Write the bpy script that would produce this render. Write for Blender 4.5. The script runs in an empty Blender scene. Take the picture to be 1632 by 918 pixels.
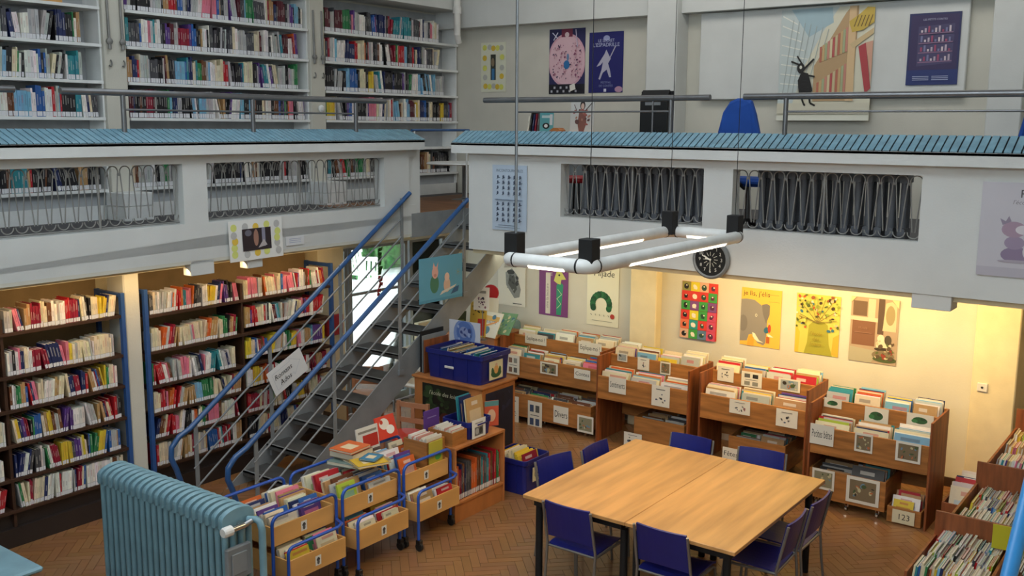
import bpy, math, random
from mathutils import Vector, Matrix
rnd = random.Random(7)
D = bpy.data; SC = bpy.context.scene; COL = SC.collection
# ---------------------------------------------------------------- camera
cam = D.cameras.new('camera'); cam.sensor_fit = 'HORIZONTAL'; cam.sensor_width = 36.0
cam.lens = 1581.87 / 1632 * 36.0; cam.clip_start = .02; cam.clip_end = 200
co = D.objects.new('camera', cam); COL.objects.link(co); SC.camera = co
_yaw, _pit, _rol = -.638156, .161946, .0063774
_f = Vector((math.cos(_pit)*math.sin(_yaw), math.cos(_pit)*math.cos(_yaw), -math.sin(_pit)))
_r = Vector((math.cos(_yaw), -math.sin(_yaw), 0)); _u = _r.cross(_f)
_r2 = math.cos(_rol)*_r + math.sin(_rol)*_u; _u2 = -math.sin(_rol)*_r + math.cos(_rol)*_u
M = Matrix((( _r2.x, _u2.x, -_f.x, 0), (_r2.y, _u2.y, -_f.y, 0), (_r2.z, _u2.z, -_f.z, 3.45), (0, 0, 0, 1)))
co.matrix_world = M
CAM = Vector((0, 0, 3.45))
# ---------------------------------------------------------------- world, light, exposure
w = D.worlds.new('world'); SC.world = w; w.use_nodes = True
bg = w.node_tree.nodes['Background']; bg.inputs[0].default_value = (.80, .91, 1.0, 1); bg.inputs[1].default_value = 11.0
SC.view_settings.view_transform = 'Standard'; SC.view_settings.look = 'None'
SC.view_settings.exposure = -1.1; SC.view_settings.gamma = 1.0; SC.view_settings.use_curve_mapping = False
def area(name, loc, target, sx, sy, power, color):
    l = D.lights.new(name, 'AREA'); l.shape = 'RECTANGLE'; l.size = sx; l.size_y = sy; l.energy = power; l.color = color
    o = D.objects.new(name, l); COL.objects.link(o); o.location = loc
    d = Vector(target) - Vector(loc); o.rotation_euler = d.to_track_quat('-Z', 'Y').to_euler(); return o
area('skylight', (-3.6, 3.6, 6.45), (-3.6, 3.6, 0), 6.5, 6.5, 190, (.86, .94, 1.0))
area('window_light', (-.9, -2.2, 4.9), (-6.5, 9.5, 3.9), 5.0, 3.0, 120, (.84, .93, 1.0))
area('gallery_light_left', (-8.6, 6.6, 6.4), (-9.6, 6.8, 3.9), 1.0, 8.0, 90, (.86, .93, 1.0))
area('gallery_light_right', (-4.2, 9.6, 6.4), (-4.2, 11.4, 4.2), 7.0, 1.0, 150, (1.0, .97, .91))
area('shelf_light_left', (-7.64, 5.5, 2.14), (-8.0, 5.5, 1.55), 3.6, .05, 24, (1.0, .68, .33))
area('shelf_light_right', (-3.0, 8.75, 2.08), (-3.0, 9.98, 1.55), 3.2, .1, 135, (1.0, .69, .30))
area('shelf_light_corner', (-6.4, 8.85, 2.1), (-6.2, 9.9, 1.2), 1.6, .1, 26, (1.0, .90, .62))
# ---------------------------------------------------------------- materials
def s2l(c):
    if isinstance(c, str):
        c = [int(c[i:i+2], 16)/255 for i in (0, 2, 4)]
    return tuple(((x/12.92) if x <= .04045 else ((x+.055)/1.055)**2.4) for x in c[:3])
MATS = {}
def mat(name, color, rough=.6, metal=0., noise=.06, scale=6., bump=0., bscale=60., stretch=None, emit=None, attr=False, dark=None, detail=3., coat=0.):
    if name in MATS: return MATS[name]
    m = D.materials.new(name); m.use_nodes = True; nt = m.node_tree; N = nt.nodes; L = nt.links
    b = N['Principled BSDF']; b.inputs['Roughness'].default_value = rough; b.inputs['Metallic'].default_value = metal
    if coat: b.inputs['Coat Weight'].default_value = coat
    tc = N.new('ShaderNodeTexCoord'); mp = N.new('ShaderNodeMapping'); L.new(tc.outputs['Object'], mp.inputs[0])
    if stretch: mp.inputs['Scale'].default_value = stretch
    nz = N.new('ShaderNodeTexNoise'); nz.inputs['Scale'].default_value = scale; nz.inputs['Detail'].default_value = detail
    L.new(mp.outputs[0], nz.inputs['Vector'])
    c = s2l(color)
    if attr:
        at = N.new('ShaderNodeAttribute'); at.attribute_name = 'Col'
        mx = N.new('ShaderNodeMixRGB'); mx.blend_type = 'MULTIPLY'; mx.inputs[0].default_value = 1
        rp = N.new('ShaderNodeMapRange'); rp.inputs[3].default_value = 1-noise; rp.inputs[4].default_value = 1+noise
        L.new(nz.outputs[0], rp.inputs[0]); L.new(at.outputs['Color'], mx.inputs[1]); L.new(rp.outputs[0], mx.inputs[2])
        L.new(mx.outputs[0], b.inputs['Base Color'])
    else:
        cr = N.new('ShaderNodeValToRGB'); e = cr.color_ramp.elements
        d = s2l(dark) if dark else tuple(x*(1-2.2*noise) for x in c)
        e[0].position = .32; e[1].position = .68; e[0].color = (*d, 1); e[1].color = (*[min(1, x*(1+noise)) for x in c], 1)
        L.new(nz.outputs[0], cr.inputs[0]); L.new(cr.outputs[0], b.inputs['Base Color'])
    if bump:
        n2 = N.new('ShaderNodeTexNoise'); n2.inputs['Scale'].default_value = bscale; L.new(mp.outputs[0], n2.inputs['Vector'])
        bp = N.new('ShaderNodeBump'); bp.inputs['Strength'].default_value = bump; bp.inputs['Distance'].default_value = .004
        L.new(n2.outputs[0], bp.inputs['Height']); L.new(bp.outputs[0], b.inputs['Normal'])
    if emit:
        b.inputs['Emission Color'].default_value = (*s2l(emit[0]), 1); b.inputs['Emission Strength'].default_value = emit[1]
    MATS[name] = m; return m
PLASTER = mat('plaster', 'd3d5d2', .75, bump=.25, noise=.03, scale=2.)
PLASTER2 = mat('wall_plaster', 'd0cdc0', .8, bump=.25, noise=.03, scale=2.)
CREAM = mat('cream_plaster', 'e0d3b0', .8, bump=.25, noise=.03)
CEIL = mat('ceiling_paint', 'dcdcd8', .8)
WHITEWOOD = mat('white_shelf', 'e6e8e6', .5, noise=.03)
GREYBACK = mat('grey_back', 'a9adb0', .7)
DARKSHELF = mat('dark_brown_shelf', '40281a', .55, noise=.15, stretch=(1, .15, 1), scale=12)
PLINTHM = mat('dark_plinth', '2c2320', .5)
BLUEFRAME = mat('blue_metal_frame', '31558f', .35)
BLUERAIL = mat('blue_painted_rail', '2c588e', .3, noise=.08, coat=.3)
TROLB = mat('trolley_blue', '1f51ae', .3, coat=.3)
GREYM = mat('grey_painted_steel', '84888a', .45)
DGREYM = mat('dark_step_metal', '4c4d4d', .5, noise=.15, bump=.2, bscale=200)
STEEL = mat('brushed_steel', '7c7d7f', .3, metal=.7)
IRON = mat('wrought_iron_grey', '8b8a86', .5, metal=.2)
DIRON = mat('dark_iron', '4c4a49', .6)
RADB = mat('blue_radiator_paint', '769aa6', .4, noise=.07, coat=.2)
RADG = mat('grey_radiator_paint', '5f6268', .5)
TILE = mat('pale_blue_glazed_tile', '7facc0', .14, noise=.08, scale=9, coat=.5)
GROUT = mat('dark_grout', '14242c', .8)
WOODT = mat('table_wood', 'd29c5e', .34, noise=.13, stretch=(3.2, .28, 1), scale=3.2, detail=5, coat=.15)
WOODB = mat('bin_wood', 'aa7038', .5, noise=.16, stretch=(.6, 1, 5), scale=5, detail=4)
WOODR = mat('red_brown_wood', '8a4d28', .5, noise=.2, stretch=(4, 4, .5), scale=5, detail=4)
WOODO = mat('orange_wood', 'b87540', .45, noise=.12, stretch=(1, 1, .4), scale=5)
WOODL = mat('light_birch', 'd8a460', .45, noise=.07, stretch=(1, .3, 1), scale=5)
CARPET = mat('gallery_carpet', '5b5a5c', .95, noise=.12, scale=60)
LANDING = mat('landing_wood', '8a5d3a', .5, noise=.15, stretch=(.3, 1, 1))
CHAIRB = mat('blue_plastic', '192172', .35, noise=.05)
CHAIRUP = mat('blue_fabric', '1d4fa6', .85, noise=.05)
TUBEM = mat('grey_tube', '8c8a86', .35, metal=.6)
BLACK = mat('black_plastic', '17181a', .4)
BLACKM = mat('black_matte', '111112', .7)
LAMPW = mat('white_lamp_tube', 'e4e4e0', .35)
GLOW = mat('lamp_glow', 'fff2dc', .5, emit=('fff0d8', 9.))
CRATE = mat('navy_crate_plastic', '1b2470', .35)
BOOKM = mat('book_jacket', 'ffffff', .5, attr=True, noise=.08, scale=40)
PRINT = mat('printed_paper', 'ffffff', .55, attr=True, noise=.03)
CHROME = mat('chrome', 'd0d0d0', .12, metal=1)
WHITEP = mat('white_plastic', 'e2e0da', .4)
RUBBER = mat('black_rubber', '151515', .7)
REDM = mat('red_painted_metal', 'a81f28', .4)
REDP = mat('red_plastic', 'c8382a', .4)
WIRE = mat('wire', '303234', .5, metal=.5)
PAVE = mat('terrace_paving', 'ecebe6', .9, noise=.08)
LEAF = mat('hedge_leaf', '3f7a3c', .8, noise=.35, scale=9, dark='14351a')
PARQ = mat('parquet_oak', 'ffffff', .36, attr=True, noise=.16, scale=10, detail=5, coat=.2)
SUBF = mat('floor_joint', '4c3522', .8)
def glassmat():
    m = D.materials.new('window_glass'); m.use_nodes = True; nt = m.node_tree; N = nt.nodes
    N.remove(N['Principled BSDF']); t = N.new('ShaderNodeBsdfTransparent'); g = N.new('ShaderNodeBsdfGlossy'); g.inputs['Roughness'].default_value = .02
    x = N.new('ShaderNodeMixShader'); f = N.new('ShaderNodeFresnel'); f.inputs[0].default_value = 1.35
    t.inputs[0].default_value = (.95, .98, .97, 1)
    nt.links.new(f.outputs[0], x.inputs[0]); nt.links.new(t.outputs[0], x.inputs[1]); nt.links.new(g.outputs[0], x.inputs[2])
    nt.links.new(x.outputs[0], N['Material Output'].inputs[0]); return m
GLASS = glassmat()
# ---------------------------------------------------------------- mesh helpers
WL = {}
def V(*a): return Vector(a)
class MB:
    def __init__(s): s.v = []; s.f = []; s.m = []; s.c = []; s.mats = []; s.sm = []
    def mi(s, m):
        if m not in s.mats: s.mats.append(m)
        return s.mats.index(m)
    def face(s, pts, m, c=None, smooth=False):
        n = len(s.v); s.v += [tuple(p) for p in pts]; s.f.append(tuple(range(n, n+len(pts)))); s.m.append(s.mi(m)); s.c.append(c); s.sm.append(smooth)
    def add(s, vs, fs, m, c=None, smooth=False):
        n = len(s.v); s.v += [tuple(p) for p in vs]
        k = s.mi(m)
        for f in fs: s.f.append(tuple(n+i for i in f)); s.m.append(k); s.c.append(c); s.sm.append(smooth)
    def ob(s, o, a, b, c_, m, c=None):
        o = Vector(o); a = Vector(a); b = Vector(b); c_ = Vector(c_)
        P = [o, o+a, o+a+b, o+b, o+c_, o+a+c_, o+a+b+c_, o+b+c_]
        F = [(0, 3, 2, 1), (4, 5, 6, 7), (0, 1, 5, 4), (1, 2, 6, 5), (2, 3, 7, 6), (3, 0, 4, 7)]
        if a.cross(b).dot(c_) < 0: F = [tuple(reversed(f)) for f in F]
        s.add(P, F, m, c); return s
    def box(s, x0, x1, y0, y1, z0, z1, m, c=None):
        return s.ob((x0, y0, z0), (x1-x0, 0, 0), (0, y1-y0, 0), (0, 0, z1-z0), m, c)
    def bbox(s, x0, x1, y0, y1, z0, z1, m, b=.004, c=None):
        # box with chamfered edges
        X = (x0, x1); Y = (y0, y1); Z = (z0, z1); vs = []; idx = {}
        for i in (0, 1):
            for j in (0, 1):
                for k in (0, 1):
                    sx = b if i == 0 else -b; sy = b if j == 0 else -b; sz = b if k == 0 else -b
                    for ax, p in enumerate(((X[i], Y[j]+sy, Z[k]+sz), (X[i]+sx, Y[j], Z[k]+sz), (X[i]+sx, Y[j]+sy, Z[k]))):
                        idx[(i, j, k, ax)] = len(vs); vs.append(p)
        F = []
        I = idx
        for i in (0, 1): F.append([I[(i, 0, 0, 0)], I[(i, 1, 0, 0)], I[(i, 1, 1, 0)], I[(i, 0, 1, 0)]] if i else [I[(i, 0, 0, 0)], I[(i, 0, 1, 0)], I[(i, 1, 1, 0)], I[(i, 1, 0, 0)]])
        for j in (0, 1): F.append([I[(0, j, 0, 1)], I[(0, j, 1, 1)], I[(1, j, 1, 1)], I[(1, j, 0, 1)]] if j else [I[(0, j, 0, 1)], I[(1, j, 0, 1)], I[(1, j, 1, 1)], I[(0, j, 1, 1)]])
        for k in (0, 1): F.append([I[(0, 0, k, 2)], I[(1, 0, k, 2)], I[(1, 1, k, 2)], I[(0, 1, k, 2)]] if k else [I[(0, 0, k, 2)], I[(0, 1, k, 2)], I[(1, 1, k, 2)], I[(1, 0, k, 2)]])
        for i in (0, 1):
            for j in (0, 1):
                F.append([I[(i, j, 0, 0)], I[(i, j, 1, 0)], I[(i, j, 1, 1)], I[(i, j, 0, 1)]])
            for k in (0, 1):
                F.append([I[(i, 0, k, 0)], I[(i, 1, k, 0)], I[(i, 1, k, 2)], I[(i, 0, k, 2)]])
        for j in (0, 1):
            for k in (0, 1):
                F.append([I[(0, j, k, 1)], I[(1, j, k, 1)], I[(1, j, k, 2)], I[(0, j, k, 2)]])
        for i in (0, 1):
            for j in (0, 1):
                for k in (0, 1): F.append([I[(i, j, k, 0)], I[(i, j, k, 1)], I[(i, j, k, 2)]])
        s.add(vs, F, m, c); return s
    def tube(s, pts, r, m, n=8, c=None, closed=False, caps=True):
        pts = [Vector(p) for p in pts]; K = len(pts); rings = []
        rr = r if isinstance(r, (list, tuple)) else [r]*K
        up = None
        for i in range(K):
            if closed: t = (pts[(i+1) % K]-pts[i-1])
            else: t = pts[min(i+1, K-1)]-pts[max(i-1, 0)]
            t.normalize()
            if up is None:
                up = Vector((0, 0, 1)) if abs(t.z) < .9 else Vector((1, 0, 0))
            a = (up - t*up.dot(t)).normalized(); b = t.cross(a); up = a
            rings.append([pts[i]+rr[i]*(math.cos(2*math.pi*j/n)*a+math.sin(2*math.pi*j/n)*b) for j in range(n)])
        vs = [p for R in rings for p in R]; F = []
        for i in range(K if closed else K-1):
            i2 = (i+1) % K
            for j in range(n): F.append((i*n+j, i*n+(j+1) % n, i2*n+(j+1) % n, i2*n+j))
        s.add(vs, F, m, c, smooth=True)
        if caps and not closed:
            s.add(rings[0], [tuple(reversed(range(n)))], m, c); s.add(rings[-1], [tuple(range(n))], m, c)
        return s
    def prism(s, poly, o, U, Vv, Nn, d, m, c=None):
        o = Vector(o); U = Vector(U); Vv = Vector(Vv); Nn = Vector(Nn); n = len(poly)
        A = [o+U*p[0]+Vv*p[1] for p in poly]; B = [p+Nn*d for p in A]
        F = [tuple(range(n)), tuple(reversed(range(n, 2*n)))] + [(i, i+n, (i+1) % n+n, (i+1) % n) for i in range(n)]
        s.add(A+B, F, m, c); return s
    def lathe(s, prof, o, m, n=14, c=None, ax=(0, 0, 1)):
        ax = Vector(ax); a = Vector((1, 0, 0)) if abs(ax.x) < .9 else Vector((0, 1, 0)); a = (a-ax*a.dot(ax)).normalized(); b = ax.cross(a); o = Vector(o)
        vs = []; F = []
        for r, z in prof:
            for j in range(n): vs.append(o+ax*z+r*(math.cos(2*math.pi*j/n)*a+math.sin(2*math.pi*j/n)*b))
        for i in range(len(prof)-1):
            for j in range(n): F.append((i*n+j, i*n+(j+1) % n, (i+1)*n+(j+1) % n, (i+1)*n+j))
        F.append(tuple(reversed(range(n)))); F.append(tuple(range((len(prof)-1)*n, len(prof)*n)))
        s.add(vs, F, m, c, smooth=False); return s
    def mesh(s, name, off=(0, 0, 0)):
        me = D.meshes.new(name); ox, oy, oz = off
        me.from_pydata([(x-ox, y-oy, z-oz) for x, y, z in s.v], [], s.f)
        for m in s.mats: me.materials.append(m)
        me.polygons.foreach_set('material_index', s.m); me.polygons.foreach_set('use_smooth', s.sm)
        if any(c is not None for c in s.c):
            at = me.color_attributes.new('Col', 'FLOAT_COLOR', 'CORNER'); buf = []
            for f, c in zip(s.f, s.c):
                c = c or (.8, .8, .8); buf += [c[0], c[1], c[2], 1.]*len(f)
            at.data.foreach_set('color', buf)
        me.update(); return me
    def build(s, name, parent=None, loc=None, **kw):
        if parent is not None: base = WL[parent.as_pointer()]
        elif loc is not None: base = loc
        else:
            xs = [p[0] for p in s.v]; ys = [p[1] for p in s.v]; zs = [p[2] for p in s.v]
            base = ((min(xs)+max(xs))/2, (min(ys)+max(ys))/2, min(zs))
        o = D.objects.new(name, s.mesh(name, base)); COL.objects.link(o)
        if parent is not None: o.parent = parent
        else: o.location = base
        WL[o.as_pointer()] = base
        return tag(o, **kw)
def tag(o, label=None, cat=None, group=None, kind=None):
    if label: o['label'] = label
    if cat: o['category'] = cat
    if group: o['group'] = group
    if kind: o['kind'] = kind
    return o
def thing(name, label, cat, loc=(0, 0, 0), group=None):
    o = D.objects.new(name, None); COL.objects.link(o); o.location = loc; o.empty_display_size = .05
    WL[o.as_pointer()] = tuple(loc); return tag(o, label, cat, group)
def struct(name, mb, parent=None):
    o = mb.build(name, parent, loc=(0, 0, 0) if parent is None else None)
    if parent is None: o['kind'] = 'structure'
    return o
KIDS = {}
def copy_tree(o, parent=None):
    c = o.copy(); COL.objects.link(c)
    if parent is not None: c.parent = parent
    for ch in [x for x in o.children]: copy_tree(ch, c)
    return c
def arc(c, r, a0, a1, n, A, B):
    c = Vector(c); A = Vector(A); B = Vector(B)
    return [c+r*(math.cos(a0+(a1-a0)*i/n)*A+math.sin(a0+(a1-a0)*i/n)*B) for i in range(n+1)]
# ---------------------------------------------------------------- flat print (posters, cards)
_TX = {}
def text_geo(t):
    if t in _TX: return _TX[t]
    cu = D.curves.new('t', 'FONT'); cu.body = t; cu.size = 1; cu.resolution_u = 2
    o = D.objects.new('t', cu); COL.objects.link(o); bpy.context.view_layer.update()
    me = o.evaluated_get(bpy.context.evaluated_depsgraph_get()).to_mesh()
    vs = [(v.co.x, v.co.y) for v in me.vertices]; fs = [tuple(p.vertices) for p in me.polygons]
    w_ = max([v[0] for v in vs] or [1]); o.to_mesh_clear() if hasattr(o, 'to_mesh_clear') else None
    D.objects.remove(o); D.curves.remove(cu); _TX[t] = (vs, fs, w_); return _TX[t]
class Art:
    def __init__(s, w, h, base='f0efe8'): s.w = w; s.h = h; s.base = s2l(base); s.it = []
    def poly(s, pts, c): s.it.append((pts, [tuple(range(len(pts)))], s2l(c))); return s
    def rect(s, x0, y0, x1, y1, c): return s.poly([(x0, y0), (x1, y0), (x1, y1), (x0, y1)], c)
    def ell(s, cx, cy, rx, ry, c, n=18, rot=0.):
        return s.poly([(cx+rx*math.cos(t)*math.cos(rot)-ry*math.sin(t)*math.sin(rot), cy+rx*math.cos(t)*math.sin(rot)+ry*math.sin(t)*math.cos(rot)) for t in [2*math.pi*i/n for i in range(n)]], c)
    def line(s, pts, wd, c):
        for a, b in zip(pts[:-1], pts[1:]):
            dx = b[0]-a[0]; dy = b[1]-a[1]; l = math.hypot(dx, dy) or 1; nx = -dy/l*wd/2; ny = dx/l*wd/2
            s.poly([(a[0]-nx, a[1]-ny), (b[0]-nx, b[1]-ny), (b[0]+nx, b[1]+ny), (a[0]+nx, a[1]+ny)], c)
        return s
    def text(s, t, x, y, size, c, align='c', slant=0., maxw=None, rot=0., sx=1.):
        vs, fs, w_ = text_geo(t)
        k = size
        if maxw and w_*k*sx > maxw: sx = maxw/(w_*k)
        ox = {'c': -w_*k*sx/2, 'l': 0, 'r': -w_*k*sx}[align]; cr, sr = math.cos(rot), math.sin(rot); P = []
        for a, b in vs:
            px = ox+a*k*sx+b*k*slant; py = b*k; P.append((x+px*cr-py*sr, y+px*sr+py*cr))
        s.it.append((P, fs, s2l(c))); return s
    def scribble(s, x0, y0, x1, y1, c, n=8, seed=0):
        r = random.Random(seed)
        for i in range(n):
            cx = r.uniform(x0, x1); cy = r.uniform(y0, y1); a = (x1-x0)*r.uniform(.06, .16)
            s.ell(cx, cy, a, a*r.uniform(.4, .9), c if isinstance(c, str) else r.choice(c), 9, r.uniform(0, 3))
        return s
    def place(s, name, O, U, Vv, parent=None, label=None, cat=None, group=None, thick=.003, bend=0.):
        O = Vector(O); U = Vector(U).normalized(); Vv = Vector(Vv).normalized(); Nn = U.cross(Vv).normalized(); mb = MB()
        def P(x, y, z): return O+U*x+Vv*y+Nn*z
        mb.ob(O, U*s.w, Vv*s.h, Nn*thick, PRINT, s.base)
        z = thick
        for P_, F_, c in s.it:
            z += .00035
            Q = [(min(max(x, 0), s.w), min(max(y, 0), s.h)) for x, y in P_]
            for f in F_:
                pts = [P(*Q[i], z) for i in f]
                if len(set((round(q.x, 6), round(q.y, 6), round(q.z, 6)) for q in pts)) > 2: mb.face(pts, PRINT, c)
        return mb.build(name, parent, label=label, cat=cat, group=group)
RX = (V(1, 0, 0), V(0, 0, 1))      # picture facing -Y
LX = (V(0, 1, 0), V(0, 0, 1))      # picture facing +X
# ---------------------------------------------------------------- books
CN = {'white': 'e6e2da', 'cream': 'ddd0b0', 'pale grey': 'b5b5b2', 'dark grey': '4a4a4e', 'black': '1d1c20', 'red': 'b3202a', 'crimson': '8e1832',
      'pink': 'd8788c', 'orange': 'd0642a', 'yellow': 'd9bc38', 'lime': 'a2b83a', 'green': '2c7a48', 'teal': '2f8590', 'blue': '2a5ca0',
      'navy': '1e2a58', 'light blue': '79aecb', 'purple': '5c3a80', 'brown': '6b4026', 'tan': 'b08a5c', 'maroon': '561a26'}
P_LOW = ['white']*9+['cream']*10+['pale grey']*6+['red']*5+['crimson']*3+['orange']*2+['brown']*3+['black']*2+['navy']*2+['blue']*2+['green']*2+['yellow']*2+['tan']*3+['pink']*2+['teal', 'purple', 'dark grey', 'light blue', 'maroon']
P_UP = ['black']*13+['white']*10+['cream']*6+['pale grey']*9+['dark grey']*8+['maroon']*3+['red']*3+['crimson']*2+['blue']*3+['navy']*4+['teal']*2+['light blue']*3+['green']*2+['purple']*3+['yellow', 'orange', 'brown', 'brown', 'pink', 'tan', 'tan']
P_PIC = ['white']*14+['cream']*15+['pale grey']*8+['red']*4+['orange']*2+['yellow']*3+['blue']*2+['light blue']*3+['green']*2+['teal']*2+['navy']*2+['tan']*4+['brown']*2+['black', 'pink', 'pink', 'purple', 'lime', 'dark grey']
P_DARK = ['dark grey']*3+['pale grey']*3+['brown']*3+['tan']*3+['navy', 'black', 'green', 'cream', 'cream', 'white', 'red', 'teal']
BK = {'book': [], 'picture book': []}
def jit(c, a=.12):
    l = s2l(CN[c]); k = 1+rnd.uniform(-a, a); return tuple(max(0, min(1, x*k*(1+rnd.uniform(-.06, .06)))) for x in l)
def orn(n):
    return '%d%s' % (n, 'th' if 10 <= n % 100 <= 20 else {1: 'st', 2: 'nd', 3: 'rd'}.get(n % 10, 'th'))
def add_book(kind, o, T, Dp, H, cn, where, label=True, vis=None, group=None):
    o = Vector(o); T = Vector(T); Dp = Vector(Dp); H = Vector(H); ce = o+T/2+Dp/2+H/2
    d2 = (ce-CAM).length_squared
    sc = (vis if vis else T.length*H.length)/d2
    BK[kind].append(dict(o=o, T=T, Dp=Dp, H=H, cn=cn, col=jit(cn), where=where, label=label, sc=sc, group=group, pg=tuple(x*rnd.uniform(.8, 1.05) for x in (.72, .66, .52)), q=rnd.random(), q2=rnd.random()))
def book_geo(mb, b, kind):
    o, T, Dp, H, c, pg = b['o'], b['T'], b['Dp'], b['H'], b['col'], b['pg']
    def P(i, j, k): return o+T*i+Dp*j+H*k
    def q(a, col): mb.face(a, BOOKM, col)
    fl = T.cross(Dp).dot(H) < 0
    def Q(a, col): q(a[::-1] if fl else a, col)
    Q([P(0, 0, 0), P(1, 0, 0), P(1, 0, 1), P(0, 0, 1)], c)
    Q([P(0, 1, 0), P(0, 0, 0), P(0, 0, 1), P(0, 1, 1)], c)
    Q([P(1, 0, 0), P(1, 1, 0), P(1, 1, 1), P(1, 0, 1)], c)
    Q([P(1, 1, 0), P(0, 1, 0), P(0, 1, 1), P(1, 1, 1)], pg)
    Q([P(0, 1, 0), P(1, 1, 0), P(1, 0, 0), P(0, 0, 0)], c)
    e = .16; k = .985
    Q([P(0, 0, 1), P(e, 0, 1), P(e, 1, 1), P(0, 1, 1)], c); Q([P(1-e, 0, 1), P(1, 0, 1), P(1, 1, 1), P(1-e, 1, 1)], c)
    Q([P(e, 0, k), P(1-e, 0, k), P(1-e, 1, k), P(e, 1, k)], pg)
    Q([P(e, 0, k), P(e, 1, k), P(e, 1, 1), P(e, 0, 1)], c); Q([P(1-e, 1, k), P(1-e, 0, k), P(1-e, 0, 1), P(1-e, 1, 1)], c)
    lum = sum(c)/3
    tc = (.75, .72, .66) if lum < .3 else ((.08, .08, .1) if b['q'] < .6 else (.5, .05, .06))
    tc = tuple(.55*x+.45*y for x, y in zip(tc, c)) if kind == 'picture book' else tuple(.35*x+.65*y for x, y in zip(tc, c))
    if kind == 'book':
        f = -.004/max(Dp.length, .01)*.5
        if b['label']:
            h = (.05 if H.length > .217 else .036)/H.length; Q([P(.06, f, .02), P(.94, f, .02), P(.94, f, h), P(.06, f, h)], (.72, .72, .74))
            Q([P(.04, f, h), P(.96, f, h), P(.96, f, h+.012), P(.04, f, h+.012)], (.25, .25, .27))
        a0 = .35+.2*b['q']; a1 = a0+.18+.25*b['q2']
        Q([P(.34, f, a0), P(.66, f, a0), P(.66, f, min(a1, .95)), P(.34, f, min(a1, .95))], tc)
    else:
        if b.get('spine'): return
        f = -.0008/max(T.length, .001)
        x0 = .12+.2*b['q']; x1 = x0+.35+.3*b['q2']; x1 = min(x1, .92)
        # cover faces -T: title block and picture patch
        Q([P(f, x1, .80), P(f, x0, .80), P(f, x0, .9), P(f, x1, .9)], tc)
        Q([P(f, .85, .2), P(f, .15, .2), P(f, .15, .68), P(f, .85, .68)], tuple(.5*x+.5*y for x, y in zip(jit(rnd.choice(P_PIC)), c)))
def shelf_row(y0, y1, x, z, palette, where, tm=(.012, .028), hm=(.17, .215), dep=(.12, .17), fill=1., lean=.12, label=True, order='left'):
    y = y0; n = 0; run = 0; cn = None; ln = 0; la = 0.
    yend = y0+(y1-y0)*fill; hb = rnd.uniform(*hm)
    while True:
        if run <= 0:
            run = rnd.choice([1, 1, 1, 1, 2, 2, 3, 5]); cn = rnd.choice(palette); hb = rnd.uniform(*hm); tb = rnd.uniform(*tm)
        if ln <= 0 and rnd.random() < lean: ln = rnd.randint(3, 9); la = rnd.choice([-1, 1, -1])*rnd.uniform(.06, .22)
        if ln <= 0: la = 0.
        t = tb if run > 1 else rnd.uniform(*tm); h = hb+rnd.uniform(-.004, .004) if run > 1 else rnd.uniform(*hm)
        d = rnd.uniform(*dep); s_, c_ = math.sin(abs(la)), math.cos(la)
        wdt = t*c_ + 0
        extra = h*s_ if ((la < 0 and n_prev_la >= 0) if n else la < 0) else 0
        if y+wdt+max(0, h*s_ if la > 0 else 0)+extra > yend: break
        y += extra
        if la >= 0: T = V(0, c_, -s_)*t; Hv = V(0, s_, c_)*h; o = V(x, y, z+t*s_)
        else: T = V(0, c_, s_)*t; Hv = V(0, -s_, c_)*h; o = V(x, y, z)
        n += 1
        add_book('book', o+V(-rnd.uniform(0, .012), 0, .0005), T, V(-d, 0, 0), Hv, cn, (orn(n)+' from the '+order, where), label)
        n_prev_la = la
        step = t/c_+.0008
        y += step; run -= 1; ln -= 1
        if ln == 0 and la > 0: y += h*s_
def pile(o, Dd, Wd, depth, width, where, hm=(.2, .28), tm=(.008, .02), palette=P_PIC, tilt=.16, wm=(.6, .98), vis=.05, gap=(.001, .012), order='front', hv=.5, step=.0):
    """picture books standing cover forwards in a bin: Dd = direction from front to back, Wd = across"""
    o = Vector(o); Dd = Vector(Dd); Wd = Vector(Wd); d = .004; n = 0; h0 = rnd.uniform(*hm)
    while True:
        t = rnd.uniform(*tm); h = h0+rnd.uniform(-.5, .5)*hv*(hm[1]-hm[0])+d*step; a = tilt; w_ = width*rnd.uniform(*wm); off = rnd.uniform(0, width-w_)
        if d+t+h*math.sin(a)+.003 > depth: break
        n += 1; H = (V(0, 0, 1)*math.cos(a)+Dd*math.sin(a))*h; T = (Dd*math.cos(a)-V(0, 0, 1)*math.sin(a))*t
        add_book('picture book', o+Dd*d+Wd*off+V(0, 0, t*math.sin(a)), T, Wd*w_, H, rnd.choice(palette), (orn(n)+' from the '+order, where), vis=w_*vis)
        d += t/math.cos(a)+rnd.uniform(*gap)
    return n
def spine_pile(o, Wd, Dd, width, depth, where, hm=(.215, .25), palette=P_PIC, tm=(.006, .018), dm=(.17, .24)):
    """thin picture books standing spine forwards, side by side along Wd"""
    o = Vector(o); Wd = Vector(Wd); Dd = Vector(Dd); x = 0; n = 0; a = rnd.uniform(.05, .2); Zv = V(0, 0, 1)
    while True:
        t = rnd.uniform(*tm); h = rnd.uniform(*hm)
        if x+t+h*math.sin(a) > width+.1: break
        n += 1; T = (Wd*math.cos(a)-Zv*math.sin(a))*t; H = (Wd*math.sin(a)+Zv*math.cos(a))*h
        add_book('picture book', o+Wd*x+Zv*t*math.sin(a)+Dd*rnd.uniform(0, .015), T, Dd*rnd.uniform(*dm), H, rnd.choice(palette), (orn(n)+' from the left', where), vis=t*h*.8)
        BK['picture book'][-1]['spine'] = True
        x += t/math.cos(a)+.0012
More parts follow.
